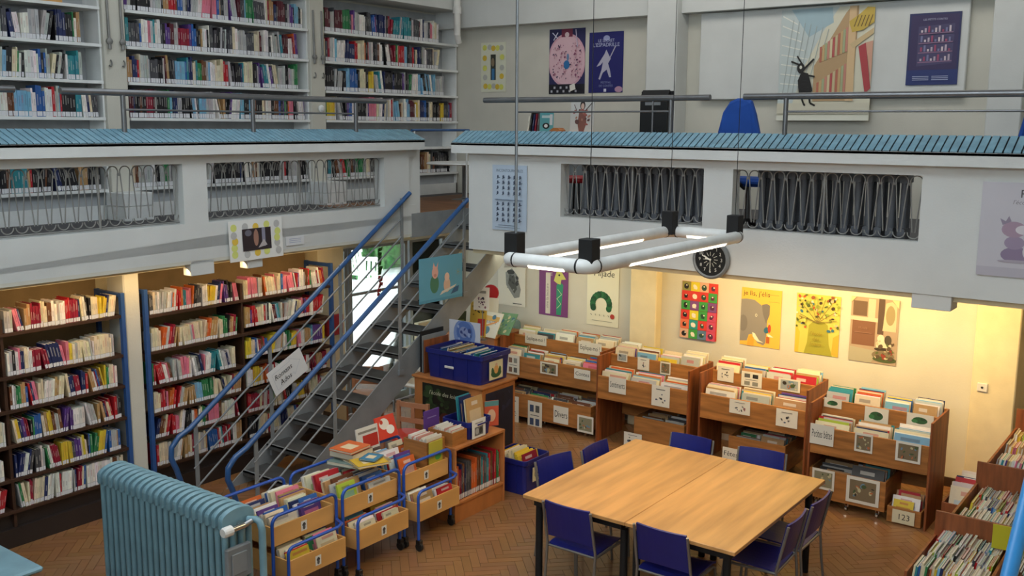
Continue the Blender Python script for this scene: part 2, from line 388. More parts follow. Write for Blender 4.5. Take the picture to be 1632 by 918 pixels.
# ---------------------------------------------------------------- measuring: where a sight line of the photograph meets a real plane
def _ray(x, y): return _f + _r2*((x-816)/1581.87) - _u2*((y-459)/1581.87)
def at_x(x, y, X): d = _ray(x, y); return CAM + d*(X/d.x)
def at_y(x, y, Y): d = _ray(x, y); return CAM + d*(Y/d.y)
def at_z(x, y, Z): d = _ray(x, y); return CAM + d*((Z-3.45)/d.z)
# ================================================================ SETTING
# floor: joint bed + herringbone parquet blocks
m = MB(); m.box(-9.9, 1.3, -2.6, 11.7, -.12, -.006, SUBF)
floor = struct('floor', m)
BL, BW = .28, .07
c45 = math.sqrt(.5)
def herring():
    out = []
    n = round(BL/BW)
    for a in range(-125, 125):
        for b in range(-38, 38):
            # classic herringbone lattice: step (1,1) in block widths, repeat every 2n across
            ox = a*BW + b*n*BW; oy = a*BW - b*n*BW
            out.append((ox, oy, BL, BW)); out.append((ox, oy+BW, BW, BL))
    return out
cx0, cy0 = -4.2, 6.4
vis = []
for (ox, oy, lx, ly) in herring():
    mx_, my_ = ox+lx/2, oy+ly/2
    X = cx0+(mx_-my_)*c45; Y = cy0+(mx_+my_)*c45
    if -8.4 < X < 1.1 and 2.2 < Y < 10.0:
        vis.append((X, Y, ox, oy, lx, ly))
def inframe(X, Y):
    p = V(X, Y, 0)-CAM; zf = p.dot(_f)
    if zf < .5: return False
    sx_ = 816+1581.87*p.dot(_r2)/zf; sy_ = 459-1581.87*p.dot(_u2)/zf
    ok = (-20 < sx_ < 200 and sy_ > 790) or (400 < sx_ < 900 and 690 < sy_ < 940) or (1160 < sx_ < 1500 and 800 < sy_ < 940) or (260 < sx_ < 420 and 740 < sy_ < 800) or (830 < sx_ < 1400 and sy_ > 860)
    return ok
vis.sort(key=lambda t: (not inframe(t[0], t[1]), (t[0]**2+t[1]**2)))
rest = MB()
for k, (X, Y, ox, oy, lx, ly) in enumerate(vis):
    mb = MB() if k < 300 else rest
    g = .0016; r_ = random.Random(k*7+1); v = r_.uniform(.86, 1.1); c = tuple(x*v for x in s2l('8a6340')); c = (c[0], c[1]*r_.uniform(.93, 1.05), c[2]*r_.uniform(.85, 1.1))
    def R(a, b): return V(cx0+(a-b)*c45, cy0+(a+b)*c45, -.006)
    o = R(ox+g, oy+g); mb.ob(o, R(ox+lx-g, oy+g)-o, R(ox+g, oy+ly-g)-o, V(0, 0, .006+r_.uniform(-.0004, .0004)), PARQ, c)
    if k < 300: mb.build('parquet_block', floor)
rest.build('parquet_block', floor, kind='stuff')
# ceiling with skylight well
m = MB()
for a in ((-9.95, -5.0, -2.6, 11.8), (-2.2, 1.4, -2.6, 11.8), (-5.0, -2.2, -2.6, 2.2), (-5.0, -2.2, 5.0, 11.8)):
    m.box(*a, 6.6, 6.8, CEIL)
struct('ceiling', m)
# walls
m = MB(); m.box(-10.15, -9.92, -2.6, 11.8, 2.2, 6.7, PLASTER2); struct('wall_left', m)
m = MB(); m.box(-8.5, -8.32, -2.6, 7.72, 0, 2.2, CREAM); m.box(-8.5, -8.32, 9.88, 10.2, 0, 2.2, PLASTER2); m.box(-8.5, -8.32, 7.72, 9.88, 2.04, 2.2, PLASTER2)
m.box(-8.32, -8.1, 7.36, 7.74, 0, 2.2, CREAM); struct('wall_left_lower', m)
m = MB(); m.box(-10.1, 1.4, 11.6, 11.8, 2.2, 6.7, PLASTER2); struct('wall_back', m)
m = MB(); m.box(-8.5, -1.55, 10.0, 10.2, 0, 2.2, PLASTER2); m.box(-1.55, 1.4, 10.45, 10.65, 0, 2.2, CREAM); struct('wall_back_lower', m)
m = MB(); m.box(1.2, 1.4, -2.6, 11.8, 0, 6.7, PLASTER2); struct('wall_right', m)
m = MB(); m.box(-10.1, -6.2, -2.8, -2.6, 0, 6.7, PLASTER2); m.box(.8, 1.4, -2.8, -2.6, 0, 6.7, PLASTER2); m.box(-6.2, .8, -2.8, -2.6, 0, 4.6, PLASTER2); m.box(-6.2, .8, -2.8, -2.6, 6.2, 6.7, PLASTER2); struct('wall_front', m)
# upper back wall: ledge beams, pilasters; lower pilasters
m = MB(); m.box(-9.92, -6.29, 11.40, 11.6, 4.84, 6.6, PLASTER); m.box(-5.87, 1.2, 11.40, 11.6, 4.84, 6.6, PLASTER); struct('trim_1', m)
m = MB(); m.bbox(-6.29, -5.87, 11.28, 11.6, 2.46, 6.6, PLASTER, .01); struct('trim_2', m)
m = MB(); m.bbox(-2.28, -1.95, 11.25, 11.6, 2.46, 6.6, PLASTER, .01); struct('trim_3', m)
m = MB(); m.bbox(-5.62, -5.28, 9.86, 10.0, 0, 2.16, CREAM, .01); struct('trim_4', m)
m = MB(); m.bbox(-1.93, -1.55, 9.85, 10.45, 0, 2.16, CREAM, .01); struct('trim_5', m)
m = MB(); m.box(-9.92, -9.42, 3.0, 11.6, 5.08, 6.6, PLASTER); struct('trim_6', m)
m = MB(); m.box(-2.6, -1.93, 9.98, 10.0, 0, .09, DARKSHELF); m.box(-1.95, -1.53, 9.835, 9.85, 0, .09, DARKSHELF); struct('baseboard_back', m)
# gallery floors (slabs)
m = MB()
m.box(-9.92, -7.6, -2.6, 11.6, 2.2, 2.44, PLASTER2); m.box(-7.6, -6.66, 9.42, 11.6, 2.2, 2.44, PLASTER2); m.box(-6.66, 1.2, 8.22, 11.6, 2.2, 2.44, PLASTER2)
m.box(-9.92, -7.62, -2.6, 11.6, 2.44, 2.45, CARPET); m.box(-7.62, -6.66, 9.42, 11.6, 2.44, 2.45, LANDING); m.box(-6.66, 1.2, 8.3, 11.6, 2.44, 2.45, CARPET); struct('floor_gallery', m)
m = MB(); m.box(-9.3, -7.62, 8.45, 11.5, 2.45, 2.456, LANDING); struct('floor_landing', m)
# left parapet
PL = MB()
PL.box(-7.75, -7.6, 1.2, 8.42, 2.232, 2.565, PLASTER); PL.box(-7.75, -7.6, 1.2, 8.42, 3.10, 3.2, PLASTER)
for a, b in ((1.2, 2.9), (5.345, 5.60), (7.90, 8.30)): PL.box(-7.75, -7.6, a, b, 2.565, 3.10, PLASTER)
PL.box(-7.75, -7.64, 8.30, 8.52, 2.45, 3.19, PLASTER)
PL.box(-7.8, -7.5, 1.2, 8.45, 3.18, 3.285, PLASTER)
PL.box(-7.9, -7.69, 1.2, 8.4, 2.165, 2.232, CREAM)
pl = struct('balcony_parapet', PL)
pl['label'] = 'left balcony parapet with a row of pale blue tiles along its top'
PR = MB()
PR.box(-6.66, 1.2, 8.2, 8.35, 2.15, 2.56, PLASTER); PR.box(-6.66, 1.2, 8.2, 8.35, 3.085, 3.2, PLASTER)
for a, b in ((-6.66, -5.49), (-3.95, -3.67), (-2.08, 1.2)): PR.box(a, b, 8.2, 8.35, 2.56, 3.085, PLASTER)
PR.box(-6.82, 1.2, 8.1, 8.4, 3.165, 3.27, PLASTER)
PR.box(-6.66, 1.2, 8.27, 8.45, 2.10, 2.15, CREAM)
pr = struct('balcony_parapet', PR)
pr['label'] = 'right balcony parapet with a row of pale blue tiles along its top'
# slanting tile beds and the tiles
m = MB(); m.prism([(0, 0), (.3, .115), (.3, -.02), (0, -.02)], (-7.5, 1.2, 3.283), (-1, 0, 0), (0, 0, 1), (0, 1, 0), 7.25, GROUT); m.build('tile_bed', pl)
m = MB(); m.prism([(0, 0), (.24, .125), (.24, -.02), (0, -.02)], (-6.82, 8.1, 3.268), (0, 1, 0), (0, 0, 1), (1, 0, 0), 8.0, GROUT); m.build('tile_bed', pr)
TW = .0625
y = 2.9
while y < 8.42:
    m = MB(); m.ob((-7.496, y+.006, 3.288), (0, TW-.012, 0), (-.285, 0, .1093), (.003, 0, .007), TILE); m.build('tile', pl); y += TW
x = -6.815
while x < .3:
    m = MB(); m.ob((x+.006, 8.104, 3.273), (TW-.012, 0, 0), (0, .228, .1188), (0, -.003, .007), TILE); m.build('tile', pr); x += TW
# corbels, column
m = MB(); m.bbox(-7.72, -7.6, 5.39, 5.64, 2.09, 2.231, PLASTER, .004); m.bbox(-7.72, -7.6, 6.02, 6.2, 2.09, 2.231, PLASTER, .004); struct('trim_7', m)
m = MB(); m.bbox(-2.10, -1.80, 8.21, 8.42, 2.03, 2.149, PLASTER, .004); struct('trim_8', m)
m = MB(); m.bbox(-8.15, -7.88, 4.885, 5.04, 0, 2.2, PLASTER2, .012); struct('column', m)
# glazed wall behind the stairs
def window(n, y0, y1, z0, z1, bar=None):
    f = MB(); X = -8.5; t = .05
    f.box(X, X+.07, y0, y0+t, z0, z1, GREYM); f.box(X, X+.07, y1-t, y1, z0, z1, GREYM); f.box(X, X+.07, y0+t, y1-t, z1-.05, z1, GREYM); f.box(X, X+.07, y0+t, y1-t, z0, z0+.09, GREYM)
    if bar: f.box(X+.01, X+.05, y0+t, y1-t, bar-.015, bar+.015, GREYM)
    o = struct('window_%d' % n, f); g = MB(); g.box(X+.03, X+.036, y0+t, y1-t, z0+.09, z1-.05, GLASS); g.build('pane', o)
window(1, 7.74, 8.12, .02, 2.04, 1.42); window(2, 8.14, 9.16, .02, 2.04, 1.45); window(3, 9.2, 9.88, .02, 2.04, 1.42)
# outside: terrace, hedge, garden chairs
m = MB(); m.box(-26, -8.55, -4, 30, -.2, -.05, PAVE); struct('ground_terrace', m)
m = MB(); r_ = random.Random(3)
for k in range(900):
    x_ = -17+r_.uniform(-.8, .8); y_ = r_.uniform(12, 25); z_ = r_.uniform(0, 3.4); s_ = r_.uniform(.15, .4)
    a = V(r_.uniform(-1, 1), r_.uniform(-1, 1), r_.uniform(-1, 1)).normalized(); b = a.cross(V(.3, .5, .8)).normalized()
    m.face([V(x_, y_, z_)+a*s_, V(x_, y_, z_)+b*s_, V(x_, y_, z_)-a*s_, V(x_, y_, z_)-b*s_], LEAF)
m.box(-17.6, -16.9, 12, 25, -.1, 3.0, LEAF)
m.build('hedge', label='green hedge seen through the glazed wall behind the stairs', cat='hedge')
def garden_chair(x, y, rz, lab):
    t = thing('garden_chair', lab, 'chair', (0, 0, 0), 'white plastic garden chairs on the terrace')
    m = MB(); m.bbox(-.24, .24, -.24, .22, .40, .43, WHITEP, .008); m.build('seat', t)
    m = MB()
    for k in range(5): m.ob((-.21+k*.09, .2, .43), (.055, 0, 0), (0, .1, .42), (0, .02, -.005), WHITEP)
    m.ob((-.24, .28, .82), (.48, 0, 0), (0, .02, .07), (0, .025, 0), WHITEP); m.build('backrest', t)
    for sx_ in (-1, 1):
        m = MB(); m.tube([(sx_*.25, -.2, .4), (sx_*.27, -.18, .64), (sx_*.27, .2, .66), (sx_*.24, .27, .7)], .018, WHITEP, 6); m.build('armrest', t)
        for sy in (-1, 1): m = MB(); m.tube([(sx_*.21, sy*.2, .41), (sx_*.26, sy*.25, -.05)], [.025, .018], WHITEP, 6); m.build('leg', t)
    t.location = (x, y, 0); t.rotation_euler[2] = rz; return t
garden_chair(-13.6, 13.6, .6, 'white plastic garden chair left behind the window'); garden_chair(-13.4, 15.4, 2.4, 'white plastic garden chair right behind the window'); garden_chair(-14.6, 14.5, 1.5, 'white plastic garden chair in the middle behind the window')
# ================================================================ BALCONY IRONWORK
def grille(name, O, U, width, z0, z1, lab, post=.5, mt=IRON):
    O = Vector(O); U = Vector(U); t = thing(name, lab, 'grille', O)
    p = .1165; n = round(width/p); p = width/n; Z = V(0, 0, 1); r = .0055
    zt = z1-.075; zb = z0+.075
    def P(a, z): return O+U*a+Z*(z-O.z)
    for i in range(n):
        a = i*p; m = MB()
        pts = [P(a+p/2-.012, zb)] + [P(a+.012, zt)] + arc(P(a+p/2, zt+.02), p/2-.008, math.pi, 0, 8, U, Z) + [P(a+p-.012, zt), P(a+p/2+.012, zb)]
        m.tube(pts, r, mt, 5); m.build('hairpin_bar', t)
        m = MB(); m.tube(arc(P(a+p/2 + (p/2 if False else 0), zb), p/2-.008, math.pi, 2*math.pi, 7, U, Z), r, mt, 5)
        m.build('loop_bar', t)
        if i: m = MB(); m.lathe([(.004, -.012), (.013, -.004), (.013, .004), (.004, .012)], P(a, zt), mt, 7, ax=U.cross(Z)); m.build('knob', t)
    m = MB(); m.tube([P(width*post, z0), P(width*post, z1)], .011, mt, 6); m.build('post', t)
    m = MB(); m.tube([P(0, z0+.012), P(width, z0+.012)], .007, mt, 5); m.build('bottom_bar', t)
    return t
grille('balcony_grille', (-7.67, 2.95, 2.57), (0, 1, 0), 2.39, 2.57, 3.10, 'scrolled wrought iron grille in left opening of the left balcony', .68)
grille('balcony_grille', (-7.67, 5.605, 2.57), (0, 1, 0), 2.29, 2.57, 3.10, 'scrolled wrought iron grille in the left balcony opening nearest the stairs', .50)
grille('balcony_grille', (-5.49, 8.27, 2.565), (1, 0, 0), 1.54, 2.565, 3.085, 'scrolled iron grille in right balcony opening above the hanging lamp', .5)
grille('balcony_grille', (-3.67, 8.27, 2.55), (1, 0, 0), 1.59, 2.55, 3.085, 'scrolled iron grille in right balcony opening beside the duck poster', .5)
def rail(name, pts, posts, mid, lab, r=.028, ends=None, zp=3.40, rp=.022):
    t = thing(name, lab, 'railing', pts[0])
    m = MB(); m.tube(pts, r, STEEL, 10); m.build('top_rail', t)
    for p_ in posts:
        m = MB(); m.tube([(p_[0], p_[1], zp-.03), (p_[0], p_[1], pts[0][2])], p_[2] if len(p_) > 2 else rp, STEEL, 8); m.build('post', t)
    for a, b in mid: m = MB(); m.tube([a, b], .009, STEEL, 6); m.build('mid_bar', t)
    return t
XR = -7.72; yL = [at_x(q, 180, XR).y for q in (197, 403, 567)]
rail('balcony_rail', [(XR, yL[0]-.55, 3.705), (XR, 8.05, 3.705)], [(XR, y_) for y_ in yL], [((XR, yL[0], 3.565), (XR, yL[1], 3.565)), ((XR, yL[1], 3.565), (XR, yL[2], 3.565))], 'long brushed steel tube rail on the left balcony parapet')
rail('balcony_rail', [(XR, 1.5, 3.705), (XR, at_x(22, 143, XR).y, 3.705)], [], [], 'short end of steel rail at the far left picture edge')
YR = 8.33; xa, xb = at_y(772, 160, YR).x, at_y(1132, 155, YR).x
rail('balcony_rail', [(xa, YR, 3.712), (xb, YR, 3.712)], [(at_y(1069, 180, YR).x, YR), (at_y(823, 180, YR).x, YR, .012), (at_y(1040, 180, YR).x, YR, .009)], [((at_y(824, 180, YR).x, YR, 3.59), (at_y(1067, 180, YR).x, YR, 3.59))], 'steel tube rail on the right balcony beside the computer monitor')
xc = at_y(1186, 152, YR).x; xd = at_y(1252, 180, YR).x
rail('balcony_rail', [(xc, YR, 3.715), (.9, YR, 3.715)], [(xd, YR)], [((xd, YR, 3.585), (.9, YR, 3.585))], 'steel tube rail on the right balcony under the library poster')
# ================================================================ CAST IRON RADIATORS
def radiator(name, x0, x1, y0, y1, z0, z1, n, mt, lab, cols=4, axis='x'):
    t = thing(name, lab, 'radiator', ((x0+x1)/2, (y0+y1)/2, z0) if axis == 'x' else (0, 0, 0))
    p = (x1-x0)/n; dp = y1-y0
    # one rounded section profile in the y-z plane, built once
    m = MB(); cw = dp/cols
    for k in range(cols):
        yc = y0+cw*(k+.5); m.tube([(0, yc, z0+.06), (0, yc, z1-.07)], [cw*.34]*2, mt, 8, caps=False)
    def lobe(zc, s):
        prof = []
        for a in range(0, 13): ang = math.pi*a/12; prof.append((math.cos(ang)*dp/2, math.sin(ang)*.06*s))
        return prof
    for s_, zc in ((1, z1-.06), (-1, z0+.06)):
        pr_ = lobe(zc, s_)+[(-dp/2, -.05*s_), (dp/2, -.05*s_)]
        A = [V(-p*.31, (y0+y1)/2+a, zc+b) for a, b in pr_]; B = [V(p*.31, (y0+y1)/2+a, zc+b) for a, b in pr_]
        pr2 = [V(0, (y0+y1)/2+a*1.02, zc+b*1.2) for a, b in pr_]; n_ = len(A)
        F = [tuple(range(n_))]+[tuple(reversed(range(2*n_, 3*n_)))]+[(i, (i+1) % n_, (i+1) % n_+n_, i+n_) for i in range(n_)]+[(i+n_, (i+1) % n_+n_, (i+1) % n_+2*n_, i+2*n_) for i in range(n_)]
        m.add(A+pr2+B, F, mt, smooth=False)
    me = m.mesh('section', (0, (y0+y1)/2, z0))
    for i in range(n):
        o = D.objects.new('section', me); COL.objects.link(o); o.parent = t; o.location = (x0+p*(i+.5)-(x0+x1)/2, 0, 0); WL[o.as_pointer()] = (0, 0, 0)
    return t
rb = radiator('cast_iron_radiator', -6.42, -4.98, 3.68, 3.93, .04, 1.03, 21, RADB, 'big pale blue cast iron radiator standing at lower left foreground')
m = MB(); m.tube([(-4.98, 3.80, .93), (-4.93, 3.80, .93)], .022, CHROME, 10); m.tube([(-4.93, 3.80, .93), (-4.93, 3.71, .93)], .02, CHROME, 10); m.tube([(-4.93, 3.80, .93), (-4.93, 3.86, .94)], .018, CHROME, 10); m.build('valve', rb)
m = MB(); m.lathe([(.022, 0), (.034, .01), (.034, .06), (.028, .075)], (-4.93, 3.71, .93), WHITEP, 14, ax=(0, -1, 0)); m.build('valve_knob', rb, label='white thermostat knob')
m = MB(); m.tube([(-4.98, 3.87, .935), (-4.93, 3.895, .94), (-4.90, 3.90, .93), (-4.885, 3.905, .88), (-4.885, 3.905, -.0)], .024, RADB, 10); m.build('pipe', rb)
m = MB(); m.bbox(-4.975, -4.94, 3.67, 3.86, .58, .80, GREYM, .008); m.bbox(-4.94, -4.93, 3.70, 3.82, .62, .76, GREYM, .004); m.build('water_tray', rb, label='grey metal humidifier tray')
for n_, (a, b, la) in enumerate(((930, 1122, 'dark grey radiator behind right balcony grille above the hanging lamp'), (1208, 1452, 'dark grey radiator behind the grille beside the duck poster'))):
    xa_, xb_ = at_y(a, 310, 8.5).x, at_y(b, 310, 8.5).x
    radiator('gallery_radiator', xa_, xb_, 8.44, 8.62, 2.52, 3.12, 15 if n_ == 0 else 14, RADG, la, 2)
rs = radiator('wall_radiator', -7.9, -7.22, 9.78, 9.94, .25, 1.04, 11, RADB, 'small blue radiator on the back wall behind the display books', 2)
# light blue painted box at the very left front
m = MB(); m.bbox(-7.7, -5.3, 1.6, 2.62, .0, .97, RADB, .02); m.bbox(-7.72, -5.22, 1.58, 2.65, .965, 1.0, RADB, .012)
m.build('painted_bench', label='pale blue painted bench top cut by the bottom left corner', cat='bench')
# ================================================================ STAIRS
ST = thing('metal_staircase', 'grey metal staircase with blue handrails climbing to the balcony', 'staircase', (-7.22, 7.5, 0))
def stringer(X):
    m = MB(); f = lambda y_: .655*(y_-5.66)
    poly = [(5.66, 0), (6.18, 0), (9.4, f(9.4)-.34), (9.4, 2.44), (5.66+2.44/.655, 2.44)]
    m.prism(poly, (X, 0, 0), (0, 1, 0), (0, 0, 1), (1, 0, 0), .014, GREYM); m.build('stringer', ST)
stringer(-7.595); stringer(-6.86)
for k in range(12):
    y_ = 5.854+.296*k-.296*.0; z_ = .13+.195*k
    m = MB(); m.box(-7.58, -6.865, y_, y_+.29, z_-.012, z_, DGREYM); m.box(-7.58, -6.865, y_, y_+.012, z_-.045, z_, DGREYM)
    m.build('tread', ST)
    m = MB(); m.box(-7.58, -6.865, y_+.012, y_+.03, z_, z_+.004, GREYM)
    m.build('nosing', ST)
m = MB(); m.box(-7.62, -7.598, 8.33, 9.42, 2.19, 2.462, GREYM); m.box(-7.62, -7.59, 9.40, 9.42, 2.19, 2.46, GREYM); m.build('landing_beam', ST)
def handrail(X, px, ps, lab, y_end, z_end):
    y0_, z0_ = ps; sl = (z_end-z0_)/(y_end-y0_)
    pts = [(X, y0_-.07, z0_-.50), (X, y0_-.09, z0_-.44), (X, y0_-.13, z0_-.30), (X, y0_-.18, z0_-.18), (X, y0_-.17, z0_-.08), (X, y0_-.09, z0_+.0), (X, y0_+.03, z0_+.05)]
    pts += [(X, y_end, z_end)]
    m = MB(); m.tube(pts, .026, BLUERAIL, 10); t = m.build('handrail', ST, label=lab); WL[t.as_pointer()] = WL[ST.as_pointer()]
    for q in px:
        yy = at_x(q, 500, X).y; zt = z0_+.04+sl*(yy-y0_); zb = .655*(yy-5.66)-.16
        m = MB(); m.ob((X-.006, yy-.02, max(zb, 0)), (.012, 0, 0), (0, .04, 0), (0, 0, zt-max(zb, 0)), GREYM); m.build('post', t)
        if zb > 0: m = MB(); m.box(X-.012, X+.02, yy-.035, yy+.035, zb, zb+.05, GREYM); m.build('foot', t)
    ya = at_x(px[0], 600, X).y; yb = at_x(px[-1], 400, X).y
    for d in (.22, .42, .62):
        m = MB(); m.tube([(X, ya, z0_+.04+sl*(ya-y0_)-d), (X, yb, z0_+.04+sl*(yb-y0_)-d)], .010, GREYM, 6); m.build('bar', t)
    return t
handrail(-7.56, (303, 428, 543, 642), (5.24, .654), 'blue left handrail', 8.26, 2.70)
handrail(-6.84, (400, 530, 637, 740), (5.30, .60), 'blue right handrail', 8.40, 2.655)
A = Art(.47, .27, 'ecebea'); A.line([(.05, .04), (.05, .22), (.3, .22), (.3, .25), (.42, .16), (.3, .06), (.3, .09), (.06, .04)], .002, 'aab4c4')
A.text('Romans', .18, .145, .075, '121212', slant=.2); A.text('Ados', .18, .065, .075, '121212', slant=.2)
U_ = V(0, .415, .191).normalized(); V_ = V(0, -.191, .415).normalized()
A.place('paper_sign', at_x(440, 632, -7.53), U_, V_, label='white paper sign reading Romans Ados hung on left handrail bars', cat='sign')
A = Art(.70, .475, '5aa3bd'); A.rect(0, 0, .70, .03, '4b93ae')
A.ell(.24, .19, .07, .10, '3f7d62'); A.ell(.25, .31, .05, .065, 'e3ad9d'); A.poly([(.21, .36), (.225, .42), (.25, .37)], 'e3ad9d'); A.poly([(.27, .37), (.30, .42), (.29, .35)], 'e3ad9d'); A.ell(.25, .28, .022, .016, 'c98a7c')
A.ell(.44, .16, .055, .08, 'd9b79c'); A.ell(.44, .245, .04, .045, 'e6c2ac'); A.poly([(.32, .06), (.56, .12), (.60, .15), (.36, .10)], 'd7d3c4'); A.poly([(.5, .05), (.62, .07), (.64, .13), (.56, .12)], '2f5f86')
for k in range(7): A.line([(.62, .28), (.62+.04*math.cos(k*.9), .28+.04*math.sin(k*.9))], .004, '8b9a78')
A.place('picture_poster', at_x(668, 486, -6.80), (0, 1, .0), (0, 0, 1), label='light blue poster with two cartoon animals hung on the stairs', cat='poster')
# ================================================================ UPPER BOOKCASES
XU = -9.6; SZ = (2.77, 3.14, 3.51, 3.88, 4.25, 4.62)
bays = ((3.2, 5.87, 'left', 'upper left bay'), (6.12, 8.66, 'middle', 'upper middle bay'), (8.9, 11.56, 'right', 'upper right bay'))
SN = {5: 'top', 4: 'second', 3: 'third', 2: 'fourth', 1: 'fifth', 0: 'bottom'}
for y0, y1, nm, wh in bays:
    t = thing('built_in_bookcase', 'white built-in bookcase, %s bay of the upper left gallery' % nm, 'bookcase', (-9.75, (y0+y1)/2, 2.45))
    m = MB(); m.box(-9.915, -9.89, y0, y1, 2.45, 5.05, GREYBACK); m.build('back_panel', t)
    for yy in (y0, y1-.02): m = MB(); m.box(-9.89, -9.62, yy, yy+.02, 2.45, 5.05, WHITEWOOD); m.build('side_panel', t)
    for k, z in enumerate(SZ): m = MB(); m.box(-9.885, XU+.02, y0+.02, y1-.02 if nm != 'right' else 11.55, z-.03, z, WHITEWOOD); m.build('shelf', t)
    if nm != 'right': m = MB(); m.box(-9.885, XU+.02, y0+.02, y1-.02, 4.98, 5.0, WHITEWOOD); m.build('shelf', t)
    m = MB(); m.box(-9.66, -9.62, y0, y1, 2.452, 2.60, WHITEWOOD); m.build('plinth', t); m = MB(); m.box(-9.7, -9.66, y0, y1, 2.60, 2.745, GREYBACK); m.build('upper_plinth', t)
    for k, z in enumerate(SZ):
        if k == 1: continue
        e = 1.0
        if nm == 'right': e = {5: .86, 4: .87, 3: .9, 2: .97, 0: .95}[k]
        if nm == 'left': e = .93 if k in (4, 3) else .985
        if nm == 'middle': e = .95 if k in (3, 4) else .99
        if nm == 'left' and k == 5: continue
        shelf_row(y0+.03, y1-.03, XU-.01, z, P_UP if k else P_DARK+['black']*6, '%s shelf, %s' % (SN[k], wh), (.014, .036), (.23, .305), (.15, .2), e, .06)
# boxes on the top shelf, left bay
for a, b, la, cc in ((4.15, 4.75, 'white archive box on top shelf of the upper left bay', WHITEWOOD), (5.0, 5.5, 'tan archive box on top shelf of the upper left bay', WOODL)):
    m = MB(); m.bbox(-9.85, -9.65, a, b, 4.622, 4.85, cc, .006); m.build('archive_box', label=la, cat='box')
for k, (a, b) in enumerate(((5.87, 6.12), (8.66, 8.9))):
    m = MB(); m.bbox(-9.9, -9.57, a, b, 2.45, 6.5, PLASTER2, .008); pil_ = struct('trim_%d' % (9+k), m)
    for yy in (a+.05, b-.05):
        m = MB(); m.tube([(-9.56, yy, 4.85), (-9.55, yy, 4.35), (-9.545, yy, 4.2)], [.012, .014, .018], IRON, 7); m.tube(arc((-9.55, yy, 4.06), .03, math.pi/2, -math.pi*.8, 8, (0, .5, 0), (0, 0, 1)), .009, IRON, 6)
        m.lathe([(.01, 0), (.035, .01), (.035, .03), (.01, .04)], (-9.565, yy, 4.28), IRON, 8, ax=(1, 0, 0))
        m.build('shutter_hook', label='grey iron strap hook on the %s side of the %s upper pillar' % ('left' if yy < (a+b)/2 else 'right', 'first' if k == 0 else 'second'), cat='hook')
    m = MB(); m.bbox(-9.57, -9.25, a-.07, b+.02, 2.451, 2.60, WHITEWOOD, .005); m.bbox(-9.57, -9.25, a-.07, b+.02, 2.604, 2.74, WHITEWOOD, .005)
    m.build('pillar_casing', label='white boxed casing at the foot of the %s upper pillar' % ('first' if k == 0 else 'second'), cat='casing')
m = MB(); m.lathe([(.01, 0), (.045, .01), (.045, .03), (.02, .045)], (-9.57, 8.8, 3.65), WHITEWOOD, 12, ax=(1, 0, 0)); m.build('wall_knob', pil_)
# downpipe
m = MB(); m.tube([(-9.35, 11.25, 6.5), (-9.35, 11.25, 4.72)], .05, WHITEP, 12); m.tube([(-9.35, 11.25, 5.02), (-9.35, 11.25, 5.12)], .062, WHITEP, 12); m.tube([(-9.35, 11.25, 4.74), (-9.36, 11.3, 4.62)], .045, WHITEP, 12)
m.build('downpipe', label='white drain pipe in the upper corner above the bookcase end', cat='pipe')
# counter table and blue bar seen in the gap between the balconies
t = thing('round_table', 'round white table edge seen in the gap above the stairs', 'table', (-8.3, 10.2, 2.45))
m = MB(); m.lathe([(.5, 0), (.52, .012), (.5, .03)], (-8.6, 10.5, 2.93), WHITEWOOD, 28); m.build('table_top', t)
m = MB(); m.lathe([(.22, 0), (.05, .02), (.035, .05), (.035, .49)], (-8.6, 10.5, 2.452), STEEL, 12); m.build('pedestal', t)
m = MB(); m.tube([(-8.2, 9.0, 3.39), (-8.2, 10.1, 3.39)], .016, BLUERAIL, 8); m.tube([(-8.2, 9.05, 3.39), (-8.2, 9.05, 2.45)], .012, PLASTER, 8); m.tube([(-8.2, 10.05, 3.39), (-8.2, 10.05, 2.45)], .012, PLASTER, 8)
m.build('gallery_handrail', label='thin blue handrail crossing the gap between the two balconies', cat='handrail')
# ================================================================ RIGHT GALLERY, UPPER LEVEL
YB = 11.595
def wall_art(art, px0, py1, Y, name, label, cat='poster', group=None):
    return art.place(name, at_y(px0, py1, Y), V(1, 0, 0), V(0, 0, 1), label=label, cat=cat, group=group)
m = MB(); xa_, xb_ = at_y(1114, 90, 11.5).x, at_y(1540, 90, 11.5).x
m.bbox(xa_, xb_, 11.52, 11.59, at_y(1200, 158, 11.5).z, 4.83, PLASTER, .008); m.build('wall_panel', label='large pale wall panel behind the posters on the upper right wall', cat='panel')
def dots(A, cols, w, h, step=.12, r=.045):
    k = 0
    pts = [(r*1.5+i*(w-3*r)/4, h-r*1.5) for i in range(5)]+[(r*1.5+i*(w-3*r)/4, r*1.5) for i in range(5)]
    nn = 4
    for i in range(1, nn): pts += [(r*1.4, r*1.5+i*(h-3*r)/nn), (w-r*1.4, r*1.5+i*(h-3*r)/nn)]
    for x, y in pts: A.ell(x+rnd.uniform(-.01, .01), y+rnd.uniform(-.01, .01), r*.8, r*.8, cols[k % len(cols)], 14); k += 1
A = Art(.45, .70, 'dcdcc6'); dots(A, ['d8d86a', 'b8b8b0', 'd8b840'], .45, .70, r=.05); A.rect(.18, .17, .27, .53, '3a4038'); A.rect(.2, .17, .25, .33, '3f78a8'); A.ell(.22, .42, .03, .06, '8a7a60')
wall_art(A, 767, 147, YB, 'dotted_poster', 'pale poster with yellow and grey dots around a narrow photo, upper wall')
A = Art(.585, .87, '2c2c58'); A.ell(.29, .45, .31, .36, 'd6a6b4', 28); A.ell(.29, .45, .285, .33, 'dfb9c2', 28); A.rect(.2, .76, .38, .87, '7a3048'); A.ell(.29, .79, .035, .035, 'e0c8cc'); A.rect(0, 0, .585, .13, '1a1a24')
for k in range(9): A.rect(.03+k*.05, .02+.05*(k % 2), .06+k*.05, .05+.05*(k % 2), 'b8b8c0')
